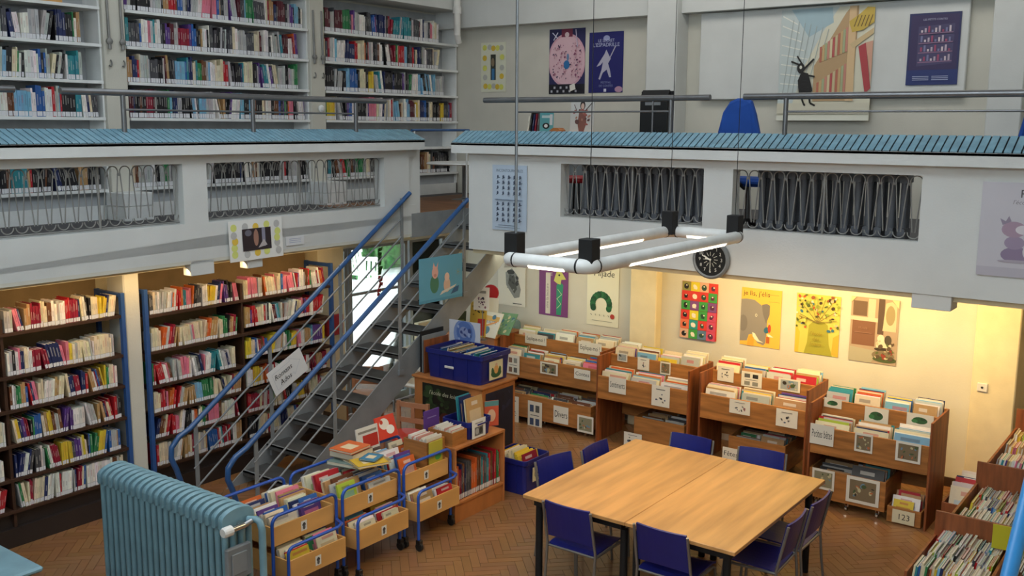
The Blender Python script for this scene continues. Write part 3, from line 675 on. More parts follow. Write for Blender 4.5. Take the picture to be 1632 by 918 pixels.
A.ell(.29, .39, .05, .06, '2f6fa8'); A.ell(.31, .49, .02, .05, '6a8ab0'); [A.scribble(x_, y_, x_+.11, y_+.11, ['8a4a6a', '4a3a5a', 'a86a80', 'c890a0'], 7, int(x_*99+y_*77)) for x_ in (.07, .18, .36, .44) for y_ in (.2, .32, .44, .56)]; A.line([(.08, .82), (.17, .74)], .012, 'd8d8e8'); A.line([(.17, .82), (.1, .72)], .012, 'd8d8e8'); A.line([(.46, .85), (.49, .62)], .014, 'b8b0c8'); A.poly([(.38, .03), (.47, .06), (.45, .14), (.37, .11)], 'e8e4da')
wall_art(A, 875, 150, YB, 'round_table_poster', 'pink and dark blue poster with a big round disc, upper wall')
A = Art(.53, .79, '1e1f66'); A.ell(.27, .71, .05, .035, '9aa0c8'); A.text('LE SECRET', .265, .66, .055, 'b8bcd8', maxw=.3); A.text("L'ESPADRILLE", .265, .60, .07, 'b8bcd8', maxw=.42)
A.poly([(.24, .50), (.27, .56), (.31, .49), (.34, .44), (.30, .38), (.33, .30), (.35, .20), (.32, .20), (.28, .30), (.22, .26), (.18, .17), (.155, .18), (.20, .30), (.22, .40), (.18, .36), (.12, .34), (.18, .42)], 'b6b2c4')
A.line([(.32, .44), (.41, .60)], .014, 'b6b2c4'); A.text('FESTIVAL', .27, .12, .04, '8a90b8'); A.text('DE CONTES', .27, .075, .04, '8a90b8'); A.ell(.47, .04, .06, .04, 'b890a8'); A.rect(.24, .01, .28, .05, 'd8d8e8')
wall_art(A, 938, 148, YB, 'blue_poster', 'dark blue poster with a pale running figure and lettering')
A = Art(1.08, 1.27, 'd8d4be')
A.poly([(.0, 1.27), (.0, .2), (.18, .2), (.30, .62), (.5, 1.0), (.68, 1.27)], 'c2ccca'); A.poly([(.12, 1.27), (.34, .95), (.62, 1.1), (.60, 1.27)], 'a4bcc4')
for k in range(9): A.line([(.02, 1.2-k*.11), (.2+.03*k if k < 4 else .34, 1.1-k*.1)], .012, 'e6e6dc')
for k in range(7): A.line([(.05+k*.06, .25+k*.02), (.15+k*.07, 1.15-k*.02)], .008, 'a8b0ac')
A.poly([(.42, .22), (.42, .62), (.76, 1.2), (.82, 1.27), (.9, 1.27), (.88, .22)], 'b99a72')
cols = ['b8705a', 'c8a878', 'a8b088', 'c88a78', 'd8c8a0', 'b85a58', 'c8b890']
for r0, r1, yb, yt in ((.46, .80, .26, .60), (.48, .80, .66, .92)):
    n = 11
    for k in range(n):
        x = r0+(r1-r0)*k/n; s_ = (x-r0)/(r1-r0); A.poly([(x, yb+.12*s_*(yb > .5)), (x+.026, yb+.12*s_*(yb > .5)), (x+.026, yb+.18+.22*s_), (x, yb+.17+.22*s_)], cols[k % 7])
A.poly([(.80, .22), (.80, 1.27), (.88, 1.27), (.89, .22)], 'd8b88c'); A.poly([(.82, .85), (1.08, 1.02), (1.08, .96), (.86, .80)], 'cdb488'); A.poly([(.92, .82), (1.0, .86), (1.08, .36), (1.02, .3)], 'b04448'); A.poly([(1.0, .86), (1.08, .88), (1.08, .42)], 'd2a088')
A.poly([(.84, .98), (.80, 1.10), (.92, 1.18), (1.0, 1.25), (1.08, 1.24), (1.08, 1.08), (.96, 1.0)], 'c8aa4c')
for k in range(5): A.line([(.86+k*.04, 1.04), (.9+k*.04, 1.16)], .01, '6a5430')
A.rect(0, .08, 1.08, .2, 'd2cdb8'); A.rect(0, 0, 1.08, .06, 'e2e2d2')
A.poly([(.26, .30), (.24, .46), (.28, .56), (.36, .54), (.40, .42), (.42, .34), (.36, .28)], '1c1a18'); A.ell(.27, .60, .045, .06, '1c1a18'); A.line([(.25, .64), (.15, .68)], .02, '1c1a18'); A.line([(.28, .65), (.22, .74)], .018, '1c1a18'); A.line([(.30, .58), (.42, .70)], .022, '1c1a18'); A.line([(.34, .52), (.44, .50)], .02, '1c1a18')
A.line([(.28, .30), (.32, .2), (.34, .17)], .022, '1c1a18'); A.line([(.38, .30), (.40, .2), (.46, .17)], .022, '1c1a18'); A.ell(.27, .61, .016, .02, 'dcdcd0')
wall_art(A, 1238, 192, 11.51, 'library_poster', 'large poster of tall bookshelves with a small black creature')
A = Art(.53, .76, '2c2f5c'); A.rect(.02, .02, .51, .74, '3a2f58'); A.poly([(.10, .20), (.46, .23), (.47, .64), (.10, .62)], '4a4468'); A.rect(0, 0, .53, .16, '26346e')
for k in range(4):
    yy = .27+k*.1; A.line([(.11, yy-.03), (.46, yy-.02)], .012, '8a6a88')
    for j in range(9): A.rect(.13+j*.036, yy-.015, .15+j*.036, yy+.01+.02*((j*7+k) % 3), ['b8a8b8', 'a04a6a', '7a78a0', 'd0c0c8'][(j+k) % 4])
for k in range(3): A.rect(.07, .05+k*.018, .24, .058+k*.018, 'a8b0d0'); A.rect(.27, .05+k*.018, .44, .058+k*.018, 'a8b0d0')
A.text('LES PETITS CONTES', .27, .68, .028, 'b8b8d0')
wall_art(A, 1443, 136, 11.51, 'small_dark_poster', 'dark violet poster of a cabinet of shelves, upper right wall')
# monitor seen from behind, on a desk
t = thing('desk', 'office desk behind the right balcony under the monitor', 'desk', (-4.8, 8.95, 2.45))
m = MB(); m.bbox(-5.3, -4.3, 8.75, 9.4, 3.14, 3.17, WOODL, .004); m.build('desk_top', t)
for xx in (-5.25, -4.35):
    m = MB(); m.box(xx-.02, xx+.02, 8.8, 9.35, 2.452, 3.14, WOODR); m.build('side_panel', t)
t = thing('computer_monitor', 'black computer monitor seen from behind beside the rail post', 'monitor', (-4.72, 8.95, 3.17))
m = MB(); m.prism([(0, 0), (.0, .40), (.05, .47), (.09, .44), (.06, .02)], (-4.86-.13, 8.86, 3.34), (0, 1, 0), (0, 0, 1), (1, 0, 0), .30, BLACK); m.bbox(-5.02, -4.66, 8.93, 8.955, 3.33, 3.80, BLACKM, .006); m.build('housing', t)
m = MB(); m.box(-4.93, -4.76, 8.852, 8.862, 3.66, 3.69, GREYM); m.build('badge', t)
m = MB(); m.tube([(-4.85, 8.93, 3.5), (-4.85, 8.95, 3.18)], .025, BLACK, 8); m.lathe([(.11, 0), (.12, .008), (.04, .02)], (-4.85, 8.97, 3.171), BLACK, 16); m.build('stand', t)
m = MB()
for k in range(4): m.tube([(-4.84+.03*k, 8.86, 3.42), (-4.80+.04*k, 8.80, 3.30-.01*k), (-4.86+.05*k, 8.80, 3.22), (-4.9+.06*k, 8.84, 3.18)], .004, BLACK, 5)
m.build('cable', t)
def office_chair(loc, rz, lab, w_=.43, top=1.27):
    t = thing('office_chair', lab, 'chair', (0, 0, 0))
    m = MB(); prof = [(-w_/2+.03, .62), (-w_/2, .70), (-w_/2+.02, .95), (-w_/2+.07, 1.12), (-w_/2+.12, top-.03), (-w_/2+.17, top), (w_/2-.17, top), (w_/2-.10, top-.03), (w_/2-.04, 1.14), (w_/2, .95), (w_/2, .70), (w_/2-.03, .62)]
    n_ = len(prof); lay = [(0, .93), (.02, 1.), (.06, 1.), (.08, .93)]; vs = []
    for d, s_ in lay: vs += [(x*s_, .22+d-.05*math.cos(x/w_*3), .95+(z-.95)*s_) for x, z in prof]
    F = [tuple(range(n_))]+[tuple(reversed(range(3*n_, 4*n_)))]
    for l in range(3): F += [(l*n_+i, l*n_+n_+i, l*n_+n_+(i+1) % n_, l*n_+(i+1) % n_) for i in range(n_)]
    m.add(vs, F, CHAIRUP); m.build('backrest', t)
    m = MB(); m.bbox(-.23, .23, -.25, .2, .44, .52, CHAIRUP, .03); m.build('seat', t)
    m = MB(); m.tube([(0, .28, .8), (0, .3, .5), (0, .1, .42)], .02, BLACK, 8); m.build('back_bar', t)
    m = MB(); m.tube([(0, 0, .44), (0, 0, .08)], .025, STEEL, 10); m.build('gas_lift', t)
    for k in range(5):
        a = 2*math.pi*k/5; m = MB(); m.tube([(0, 0, .1), (.28*math.cos(a), .28*math.sin(a), .06)], [.03, .018], BLACK, 8); m.lathe([(.02, -.012), (.03, 0), (.02, .012)], (.28*math.cos(a), .28*math.sin(a), .03), RUBBER, 10, ax=(math.sin(a), -math.cos(a), 0)); m.build('leg', t)
    t.location = loc; t.rotation_euler[2] = rz; return t
office_chair((-3.93, 9.15, 2.45), math.pi, 'bright blue rounded office chair back above the right balcony')
office_chair((-1.38, 9.0, 2.45), math.pi+.3, 'dark office chair at the right edge of the upper gallery')
# low cupboard with books and framed drawing on the upper gallery
m = MB(); m.bbox(-7.5, -5.9, 9.45, 9.95, 2.452, 3.34, GREYM, .006); m.bbox(-7.52, -5.88, 9.43, 9.97, 3.34, 3.36, WOODL, .004); m.build('low_cupboard', label='light wooden cupboard on the upper gallery under the drawing', cat='cupboard')
for k, (cn, t_, h) in enumerate((('white', .02, .2), ('black', .018, .24), ('navy', .02, .22), ('crimson', .02, .23), ('dark grey', .025, .24))):
    m = MB(); o_ = V(-6.92+k*.035, 9.6, 3.362); b_ = dict(o=o_, T=V(t_, 0, 0), Dp=V(0, .15, 0), H=V(.03, 0, h), col=jit(cn), pg=(.7, .66, .55), q=.3, q2=.5, label=False)
    book_geo(m, b_, 'book'); m.build('book', label='%s book, %s in the short row on the upper cupboard' % (cn, orn(k+1)), cat='book', group='books on the upper cupboard')
A = Art(.19, .24, '5fa5ab'); A.ell(.09, .09, .05, .035, '1a1a1a'); A.ell(.09, .09, .025, .02, 'e8e8e8'); A.rect(.03, .18, .15, .21, 'c8dcdc'); A.rect(.14, .1, .18, .22, 'd8d8d8')
A.place('leaflet', (-6.72, 9.58, 3.362), (1, 0, 0), (0, .05, 1), label='teal leaflet with a cartoon face leaning by the upper books', cat='leaflet', thick=.006)
m = MB(); m.prism([(0, 0), (.14, 0), (.14, .045), (.11, .07), (.05, .07), (.0, .04)], (-6.50, 9.46, 3.361), (1, 0, 0), (0, 0, 1), (0, 1, 0), .12, WOODO); m.build('wooden_block', label='small curved wooden block beside the teal leaflet', cat='block')
A = Art(.31, .40, 'd0d0cc'); A.ell(.16, .32, .035, .05, '2a2224'); A.ell(.16, .31, .022, .035, 'd8b8a8'); A.poly([(.12, .27), (.2, .27), (.22, .12), (.18, .0), (.13, .0), (.1, .12)], '8a5a50'); A.scribble(.06, .08, .26, .3, ['a86058', '6a4a48', 'b88a78'], 16, 5); A.line([(.2, .26), (.29, .35)], .01, '4a3a38'); A.line([(.05, .33), (.1, .24)], .01, '7a6a64')
A.place('framed_drawing', (-6.32, 9.62, 3.362), (1, 0, 0), (0, .07, 1), label='standing drawing of a figure holding branches on the upper cupboard', cat='picture', thick=.015)
# red stool behind the grille
t = thing('red_stool', 'red round stool behind the left end of the grille above the lamp', 'stool', (-5.77, 8.92, 2.45))
m = MB(); m.lathe([(.15, 0), (.16, .02), (.16, .05), (.13, .07)], (-5.77, 8.92, 2.86), REDM, 16); m.build('seat', t)
for k in range(4):
    a = math.pi/4+k*math.pi/2; m = MB(); m.tube([(-5.77+.11*math.cos(a), 8.92+.11*math.sin(a), 2.86), (-5.77+.16*math.cos(a), 8.92+.16*math.sin(a), 2.452)], .012, BLACK, 6); m.build('leg', t)
# balcony face: posters, clock, card
A = Art(.635, .385, 'e6e6e2'); dots(A, ['d6dc7c', 'bcbcba', 'e0be4a', 'd6dc7c', 'bcbcba'], .635, .385, r=.045); A.rect(.15, .09, .49, .30, '2a2028'); A.ell(.31, .21, .03, .08, 'a07868'); A.rect(.38, .12, .42, .3, '8a8aa0'); A.ell(.22, .26, .04, .03, '6a6a78'); A.poly([(.33, .11), (.44, .13), (.40, .19)], 'b8b0b0')
o_ = at_x(367, 419, -7.575); A.place('dotted_sign', o_, V(0, 1, .01), V(.0, -.03, 1), label='white card with yellow and grey dots round a dark photo on left balcony', cat='sign')
A = Art(.23, .09, 'd8dadc')
for k in range(3): A.rect(.04, .025+k*.018, .19, .03+k*.018, '9aa4c0')
A.place('small_notice', at_x(456, 392, -7.592), *LX, label='small white notice strip right of the dotted card', cat='notice')
A = Art(.44, .67, 'b4c4d4'); A.text('INCONTOURNABLES', .22, .60, .04, '3a4a66', maxw=.34)
r_ = random.Random(2)
for i in range(5):
    for j in range(9):
        if j == 4: A.line([(.05, .315), (.39, .315)], .004, '6a7a90'); continue
        x, y = .07+i*.075, .55-j*.055; A.ell(x, y, .012, .018, '4a566a', 8); A.line([(x-.015, y-.02), (x+r_.uniform(0, .03), y-.005)], .007, '3a465a')
A.rect(.1, .05, .34, .056, '55657a'); A.rect(.06, .03, .38, .034, '55657a')
wall_art(A, 785, 365, 8.19, 'blue_chart', 'pale blue poster with rows of tiny figures on the right balcony')
A = Art(.55, .71, 'c2bfc6'); A.rect(0, 0, .55, .07, 'b4b0ba'); A.text('Pastel', .36, .60, .085, '4a444a'); A.text("l'\u00e9cole des loisirs", .37, .55, .045, '7a747a', slant=.2, maxw=.34)
A.ell(.27, .17, .11, .06, '8a7a94'); A.ell(.25, .26, .07, .05, '9a8aa2'); A.ell(.24, .36, .085, .06, 'a48c9e'); A.ell(.31, .36, .06, .035, 'd2ccd2'); A.poly([(.16, .39), (.14, .44), (.18, .42), (.2, .46), (.22, .42)], '8f8496'); A.ell(.40, .25, .06, .05, '9f8fa4'); A.ell(.37, .20, .06, .07, 'd2cdd4'); A.ell(.30, .12, .16, .012, 'a8a0ac')
wall_art(A, 1555, 437, 8.19, 'pastel_poster', 'washed out mauve animal poster on the right balcony at picture edge')
cl = thing('wall_clock', 'round black faced wall clock on the right balcony under the lamp', 'clock', at_y(1136, 413, 8.19))
cc = at_y(1135, 413, 8.19); s_ = .165
m = MB(); m.lathe([(s_*1.0, 0), (s_*1.08, .012), (s_*1.08, .03), (s_*.98, .045), (s_*.90, .04), (s_*.90, .028)], cc, GREYM, 40, ax=(0, -1, 0)); m.build('rim', cl)
A = Art(.32, .32, '141414')
A = Art(.30, .30, '141414')
for k in range(1, 13):
    a = math.pi/2-k*math.pi/6; A.text(str(k), .15+.105*math.cos(a), .15+.105*math.sin(a)-.014*1, .042, 'e6e6dc', rot=0)
    A.line([(.15+.035*math.cos(a), .15+.035*math.sin(a)), (.15+.07*math.cos(a), .15+.07*math.sin(a))], .005, 'd8d8c8')
A.line([(.15, .15), (.07, .185)], .009, 'f0f0e4'); A.line([(.15, .15), (.15, .05)], .005, 'f0f0e4'); A.line([(.15, .15), (.10, .16)], .012, 'f0f0e4'); A.ell(.15, .15, .01, .01, 'e8e8d8')
# clock dial as disc
m = MB(); m.lathe([(s_*.92, .0), (s_*.92, .034)], cc, BLACKM, 40, ax=(0, -1, 0)); m.build('dial', cl)
_o = cc+V(-.15, -.034, -.15)
mb = MB(); z = .0
for P_, F_, c in A.it:
    z += .0003
    for f in F_: mb.face([_o+V(P_[i][0], -z, P_[i][1]) for i in f], PRINT, c)
mb.build('numerals_and_hands', cl, label='white numerals and hands')
# ================================================================ HANGING LAMP
LZ = 2.60; lx0, lx1, ly0, ly1 = -3.83, -3.20, 5.10, 7.34
lamp = thing('pendant_lamp', 'rectangular ring lamp of white tubes hanging over the table', 'lamp', ((lx0+lx1)/2, (ly0+ly1)/2, LZ)); R_ = .046; E = .07
def ltube(a, b, seam=True):
    m = MB(); m.tube([a, b], R_, LAMPW, 16); m.build('tube', lamp)
ltube((lx0, ly0+E, LZ), (lx0, ly1-E, LZ)); ltube((lx1, ly0+E, LZ), (lx1, ly1-E, LZ)); ltube((lx0+E, ly0, LZ), (lx1-E, ly0, LZ)); ltube((lx0+E, ly1, LZ), (lx1-E, ly1, LZ))
for X, Y, sx_, sy in ((lx0, ly0, 1, 1), (lx1, ly0, -1, 1), (lx1, ly1, -1, -1), (lx0, ly1, 1, -1)):
    m = MB(); m.tube(arc((X+sx_*E, Y+sy*E, LZ), E, 0, math.pi/2, 7, (-sx_, 0, 0), (0, -sy, 0)), R_*1.03, LAMPW, 16); m.build('elbow', lamp)
    m = MB(); m.tube([(X+sx_*E, Y, LZ), (X+sx_*(E+.008), Y, LZ)], R_*1.06, BLACK, 16); m.tube([(X, Y+sy*E, LZ), (X, Y+sy*(E+.008), LZ)], R_*1.06, BLACK, 16); m.build('joint_ring', lamp)
    m = MB(); m.bbox(X-.05+sx_*.03, X+.05+sx_*.03, Y-.05+sy*.05, Y+.05+sy*.05, LZ-.02, LZ+.17, BLACKM, .004); m.build('ballast_box', lamp)
    m = MB(); m.tube([(X+sx_*.03, Y+sy*.05, LZ+.17), (X+sx_*.03, Y+sy*.05, 6.6)], .0028, WIRE, 5); m.build('suspension_wire', lamp)
m = MB(); m.tube([(lx0+.055, ly0+.03, LZ+.16), (lx0+.055, ly0+.03, 6.6)], .0075, GREYM, 8); m.build('power_conduit', lamp)
def strip(a, b, side):
    a = V(*a); b = V(*b); n_ = (V(*side)*math.cos(.75)+V(0, 0, -math.sin(.75))).normalized(); d = (b-a).normalized(); t_ = d.cross(n_)
    m = MB(); m.ob(a+n_*(R_-.004)-t_*.011, b-a, t_*.022, n_*.007, GLOW); m.build('light_strip', lamp)
strip((lx0, ly0+.28, LZ), (lx0, ly1-.5, LZ), (1, 0, 0)); strip((lx1, ly0+.45, LZ), (lx1, ly1-.35, LZ), (1, 0, 0))
strip((lx0+.2, ly0, LZ), (lx1-.16, ly0, LZ), (0, -1, 0)); strip((lx0+.18, ly1, LZ), (lx1-.12, ly1, LZ), (0, -1, 0))
area('pendant_lamp_light', ((lx0+lx1)/2, (ly0+ly1)/2, LZ-.055), ((lx0+lx1)/2, (ly0+ly1)/2, 0), .7, 2.2, 62, (1.0, .74, .42)).parent = None
# ================================================================ LOWER BOOKCASES
XL = -7.87
SA = (1.785, 1.43, 1.15, .86, .575, .31)
def bookcase(nm, y0, y1, zs, div, lab, rows):
    t = thing('dark_bookcase', lab, 'bookcase', (-8.08, (y0+y1)/2, 0))
    m = MB(); m.box(-8.30, -8.285, y0, y1, .2, 2.1, mat('bookcase_back', '8a7350', .8)); m.build('back_panel', t)
    for z in zs: m = MB(); m.box(-8.28, XL, y0+.01, y1-.01, z-.025, z, DARKSHELF); m.build('shelf', t)
    m = MB(); m.box(-8.28, XL+.0, y0, y1, 0, .16, PLINTHM); m.build('plinth', t); m = MB(); m.box(-8.28, XL-.05, y0, y1, .16, zs[-1]-.025, PLINTHM); m.build('toe_panel', t)
    for yy in div: m = MB(); m.box(-8.28, XL-.02, yy-.012, yy+.012, .16, 1.9, DARKSHELF); m.build('divider', t)
    for yy in (y0-.02, y1-.02):
        m = MB(); m.box(-7.90, XL+.01, yy, yy+.035, 0, 1.98, BLUEFRAME); m.box(-8.28, -8.245, yy, yy+.035, 0, 1.98, BLUEFRAME); m.box(-8.25, -7.9, yy, yy+.035, 1.94, 1.975, BLUEFRAME); m.build('upright', t)
    for (a, b, wh, zz) in rows:
        for k, z in enumerate(zz):
            shelf_row(a, b, XL-.012, z, P_LOW, '%s shelf, %s' % (['top', 'second', 'third', 'fourth', 'fifth', 'lowest'][k], wh), (.010, .026), (.165, .215) if k < 5 else (.19, .22), (.12, .18), [1, .99, .97, 1, .96, .98][k], .13)
    return t
bookcase('A', 2.6, 4.86, SA, (3.80,), 'dark bookcase with blue uprights left of the lower column', ((3.0, 3.78, 'far left bay', SA), (3.83, 4.82, 'bay left of column', SA)))
SB = (1.74, 1.40, 1.08, .82, .575, .31)
bookcase('B', 5.09, 7.34, SB, (6.16,), 'dark bookcase behind the stairs, right of the lower column', ((5.13, 6.13, 'bay right of column', SB), (6.19, 7.27, 'bay behind stairs', (1.74, 1.45, 1.135, .84, .575, .31))))
m = MB(); m.bbox(-8.09, -8.03, 7.42, 7.66, 1.13, 1.36, REDM, .01); m.build('red_box', label='red metal box on the cream pillar beside the window', cat='box')
# hanging window ornament
m = MB(); r_ = random.Random(6)
m.tube([(-8.4, 8.62, 2.04), (-8.4, 8.62, 1.95)], .003, WIRE, 5)
for k in range(9): m.ob(V(-8.41, 8.60, 1.93-.035*k), V(0, .07*r_.uniform(.6, 1.2), r_.uniform(-.03, .03)), V(.008, 0, 0), V(0, .01, .04), LEAF)
for k in range(7): m.ob(V(-8.41, 8.60+.02*math.sin(k), 1.60-.04*k), V(0, .05*r_.uniform(.7, 1.2), r_.uniform(-.03, .03)), V(.008, 0, 0), V(0, .01, .045), REDM)
m.build('window_ornament', label='green and red cut-out ornament hanging in the window', cat='ornament')
# ================================================================ POSTERS ON THE LOWER BACK WALL
YW = 9.993
A = Art(.43, .64, 'e9e6d8'); A.poly([(.13, .26), (.26, .10), (.34, .12), (.36, .22), (.30, .40), (.22, .48), (.12, .42)], '8e908c'); A.poly([(.16, .28), (.26, .16), (.30, .22), (.26, .38), (.18, .40)], '55564f'); A.ell(.2, .43, .06, .03, '3a3a36'); A.scribble(.14, .2, .32, .44, ['3e3e3a', 'a0a098'], 18, 3); A.rect(.24, .0+.03, .38, .04, '333330'); A.poly([(.1, .48), (.3, .5), (.27, .62), (.14, .62)], 'b9b5a8')
wall_art(A, 794, 484, YW, 'bird_poster', 'pale poster with a grey sketched animal beside the staircase')
A = Art(.43, .60, '7a3b78'); A.rect(.10, .02, .17, .53, 'd8d2c4'); A.poly([(.26, .02), (.33, .02), (.36, .40), (.30, .44), (.26, .38)], '2f8f6c'); A.poly([(.22, .44), (.26, .56), (.34, .55), (.40, .47), (.33, .46), (.32, .40), (.27, .41)], 'd0cf6c'); A.ell(.30, .515, .014, .012, '222222'); A.line([(.27, .10), (.33, .16), (.27, .22), (.34, .28), (.28, .34)], .006, 'cfe0b0')
for k in range(5): A.line([(.20, .54-.01*k), (.11, .53-.008*k)], .003, 'd8d2c4')
A.text('vive la lecture', .145, .09, .055, '8a8478', rot=math.pi/2, maxw=.4, align='l')
wall_art(A, 859, 500, YW, 'giraffe_poster', 'purple poster with a green spotted giraffe neck')
A = Art(.44, .74, 'e4e2cc'); A.text('Mijade', .23, .60, .11, '252a20', slant=.15, maxw=.3)
for k in range(15):
    a = math.pi*(-.12+1.24*k/14); A.ell(.20+.115*math.cos(a), .26+.12*math.sin(a), .04, .042, ['1f5a34', '2c6b3e', '184a2c'][k % 3], 12)
for k in range(6): A.line([(.06+.06*k, .14), (.07+.06*k, .12)], .006, '2a4a30')
A.ell(.36, .13, .03, .03, 'b03a30'); A.rect(.08, .06, .36, .064, '8a8a78')
wall_art(A, 935, 516, YW, 'green_arch_poster', 'cream poster with a leafy green arch and a red fruit')
cols = ['d03a34', 'd8c832', '3f9848', '7a4a86', '2f9490', 'e07050', 'c84a6a', '5a7898', 'd8a890', '8a8848']
A = Art(.435, .64, 'd84a40'); seq = [9, 1, 8, 0, 0, 0, 0, 2, 2, 3, 2, 3, 0, 1, 2, 6, 5, 4, 0, 6, 8, 2, 7, 6]
for i in range(24):
    x, y = (i % 4)*.10875, .64-(i//4+1)*.1067; A.rect(x+.001, y+.001, x+.1075, y+.1055, cols[seq[i]])
    r_ = random.Random(i); dk = ['1c1a1a', 'e8e0d0', '2a4a3a', '5a2a48'][i % 4]; A.ell(x+.052, y+.05, .02+.012*r_.random(), .02+.015*r_.random(), dk, 10, r_.random()); A.ell(x+.05+.02*r_.random(), y+.062, .009, .008, 'f0e8d8', 8); A.line([(x+.03, y+.03), (x+.075, y+.026)], .005, dk)
wall_art(A, 1085, 536, YW, 'alphabet_poster', 'red poster of twenty-four small coloured picture squares')
A = Art(.45, .63, 'e8b84c'); A.text("je lis, j'\u00e9lis", .17, .55, .075, '2a2018', maxw=.30); A.line([(.31, .575), (.42, .575)], .003, '8a7040'); A.line([(.31, .50), (.43, .50)], .003, '8a7040')
A.poly([(.0, .04), (.0, .50), (.06, .51), (.15, .505), (.22, .46), (.28, .42), (.30, .30), (.30, .18), (.29, .05), (.27, .02), (.20, .04), (.16, .10), (.13, .13), (.10, .12), (.08, .05)], '8a8683'); A.poly([(.235, .46), (.29, .475), (.325, .46), (.325, .36), (.29, .26), (.25, .36)], '75716f'); A.ell(.03, .24, .05, .09, '7a7674'); A.ell(.175, .34, .012, .016, 'e0dcd0'); A.ell(.175, .34, .006, .008, '222222')
A.poly([(.14, .15), (.17, .14), (.22, .07), (.27, .05), (.20, .055), (.15, .09)], 'efe6cc'); A.poly([(.30, .15), (.32, .12), (.38, .12), (.34, .145)], 'efe6cc'); A.poly([(.085, .0), (.10, .1), (.13, .12), (.16, .09), (.16, .0)], 'e6a43a')
A.ell(.30, .19, .03, .035, '2f6a88', rot=-.5); A.ell(.33, .21, .018, .045, 'b8482c'); A.ell(.325, .265, .012, .012, 'e0b090'); A.rect(.30, .05, .335, .12, 'b8602c')
wall_art(A, 1179, 548, YW, 'elephant_poster', 'yellow poster with a grey elephant reading je lis')
A = Art(.46, .63, 'c4c05a'); A.poly([(.10, .0), (.13, .12), (.14, .30), (.20, .36), (.28, .36), (.34, .32), (.36, .12), (.40, .0)], '9c9a34'); A.poly([(.0, .30), (.05, .22), (.04, .0), (.0, .0)], 'd6b43a'); A.poly([(.46, .24), (.40, .2), (.39, .02), (.46, .0)], 'd6a83a'); A.ell(.27, .40, .06, .05, 'd8cc60')
r_ = random.Random(9)
for k in range(95):
    x = r_.uniform(.01, .45); y = r_.uniform(.26, .62)
    if .14 < x < .34 and y < .36: continue
    A.ell(x, y, r_.uniform(.008, .022), r_.uniform(.008, .02), r_.choice(['6a7a2c', '8a9a3a', 'b8482c', 'e4dcc0', '3a2a1c', 'd0c860', '2f6a88', '8a4a2c', 'e0b090', '4a5a24']), 9, r_.random()*3)
for k in range(9): A.line([(.24, .34), (.24+.2*math.cos(k*.4), .36+.24*abs(math.sin(k*.4+.1)))], .006, '7a6a30')
for k, t_ in enumerate(("l'\u00e9cole", 'des', 'loisirs')): A.text(t_, .23, .21-k*.055, .052, '8a7a24', slant=.2)
wall_art(A, 1266, 560, YW, 'tree_poster', 'yellow green poster of a tree crowded with figures')
A = Art(.47, .66, 'b09c84'); A.rect(.0, .0, .47, .66, 'a89480'); A.rect(.02, .17, .25, .42, '7a5440'); A.poly([(.0, .42), (.27, .42), (.27, .46), (.0, .46)], 'd0c4ac'); A.rect(.17, .46, .24, .65, 'cabfa8'); A.rect(.02, .47, .16, .62, '6a5444'); A.rect(.27, .3, .33, .66, '57443a'); A.poly([(.32, .34), (.45, .34), (.45, .60), (.40, .64), (.34, .62)], 'c8bc9c'); A.ell(.39, .50, .045, .1, '9a8c68'); A.poly([(.0, .0), (.0, .15), (.25, .13), (.28, .08), (.22, .0)], 'a7a28e')
A.ell(.34, .19, .075, .07, 'd8ceb4'); A.ell(.31, .26, .035, .04, 'dcd2bc'); A.ell(.38, .25, .035, .05, '4a4438'); A.ell(.34, .15, .09, .02, '3c3026'); A.ell(.34, .09, .11, .05, '7c7058'); A.ell(.36, .05, .12, .03, '4c5a34'); A.scribble(.26, .06, .44, .24, ['c0b498', '5a4a38', '8a3a2c', '5a6a3c'], 26, 8); A.text('MUS\u00c9E', .13, .34, .03, '9a7460'); A.rect(.05, .30, .22, .305, '9a7460')
A.poly([(.0, .66), (.0, .60), (.05, .66)], 'd8c698'); A.poly([(.47, .66), (.47, .58), (.40, .66)], 'd8c698')
wall_art(A, 1352, 573, YW, 'monument_poster', 'brown poster of a stone monument and sitting figures, rightmost on the lower wall')
m = MB(); sp = at_y(1566, 617, 9.85); m.bbox(sp.x-.045, sp.x+.045, 9.828, 9.85, sp.z-.04, sp.z+.04, WHITEP, .005); m.lathe([(.012, 0), (.01, .006)], (sp.x, 9.828, sp.z), BLACK, 8, ax=(0, -1, 0)); m.build('light_switch', label='square light switch on the cream pillar at right', cat='switch')
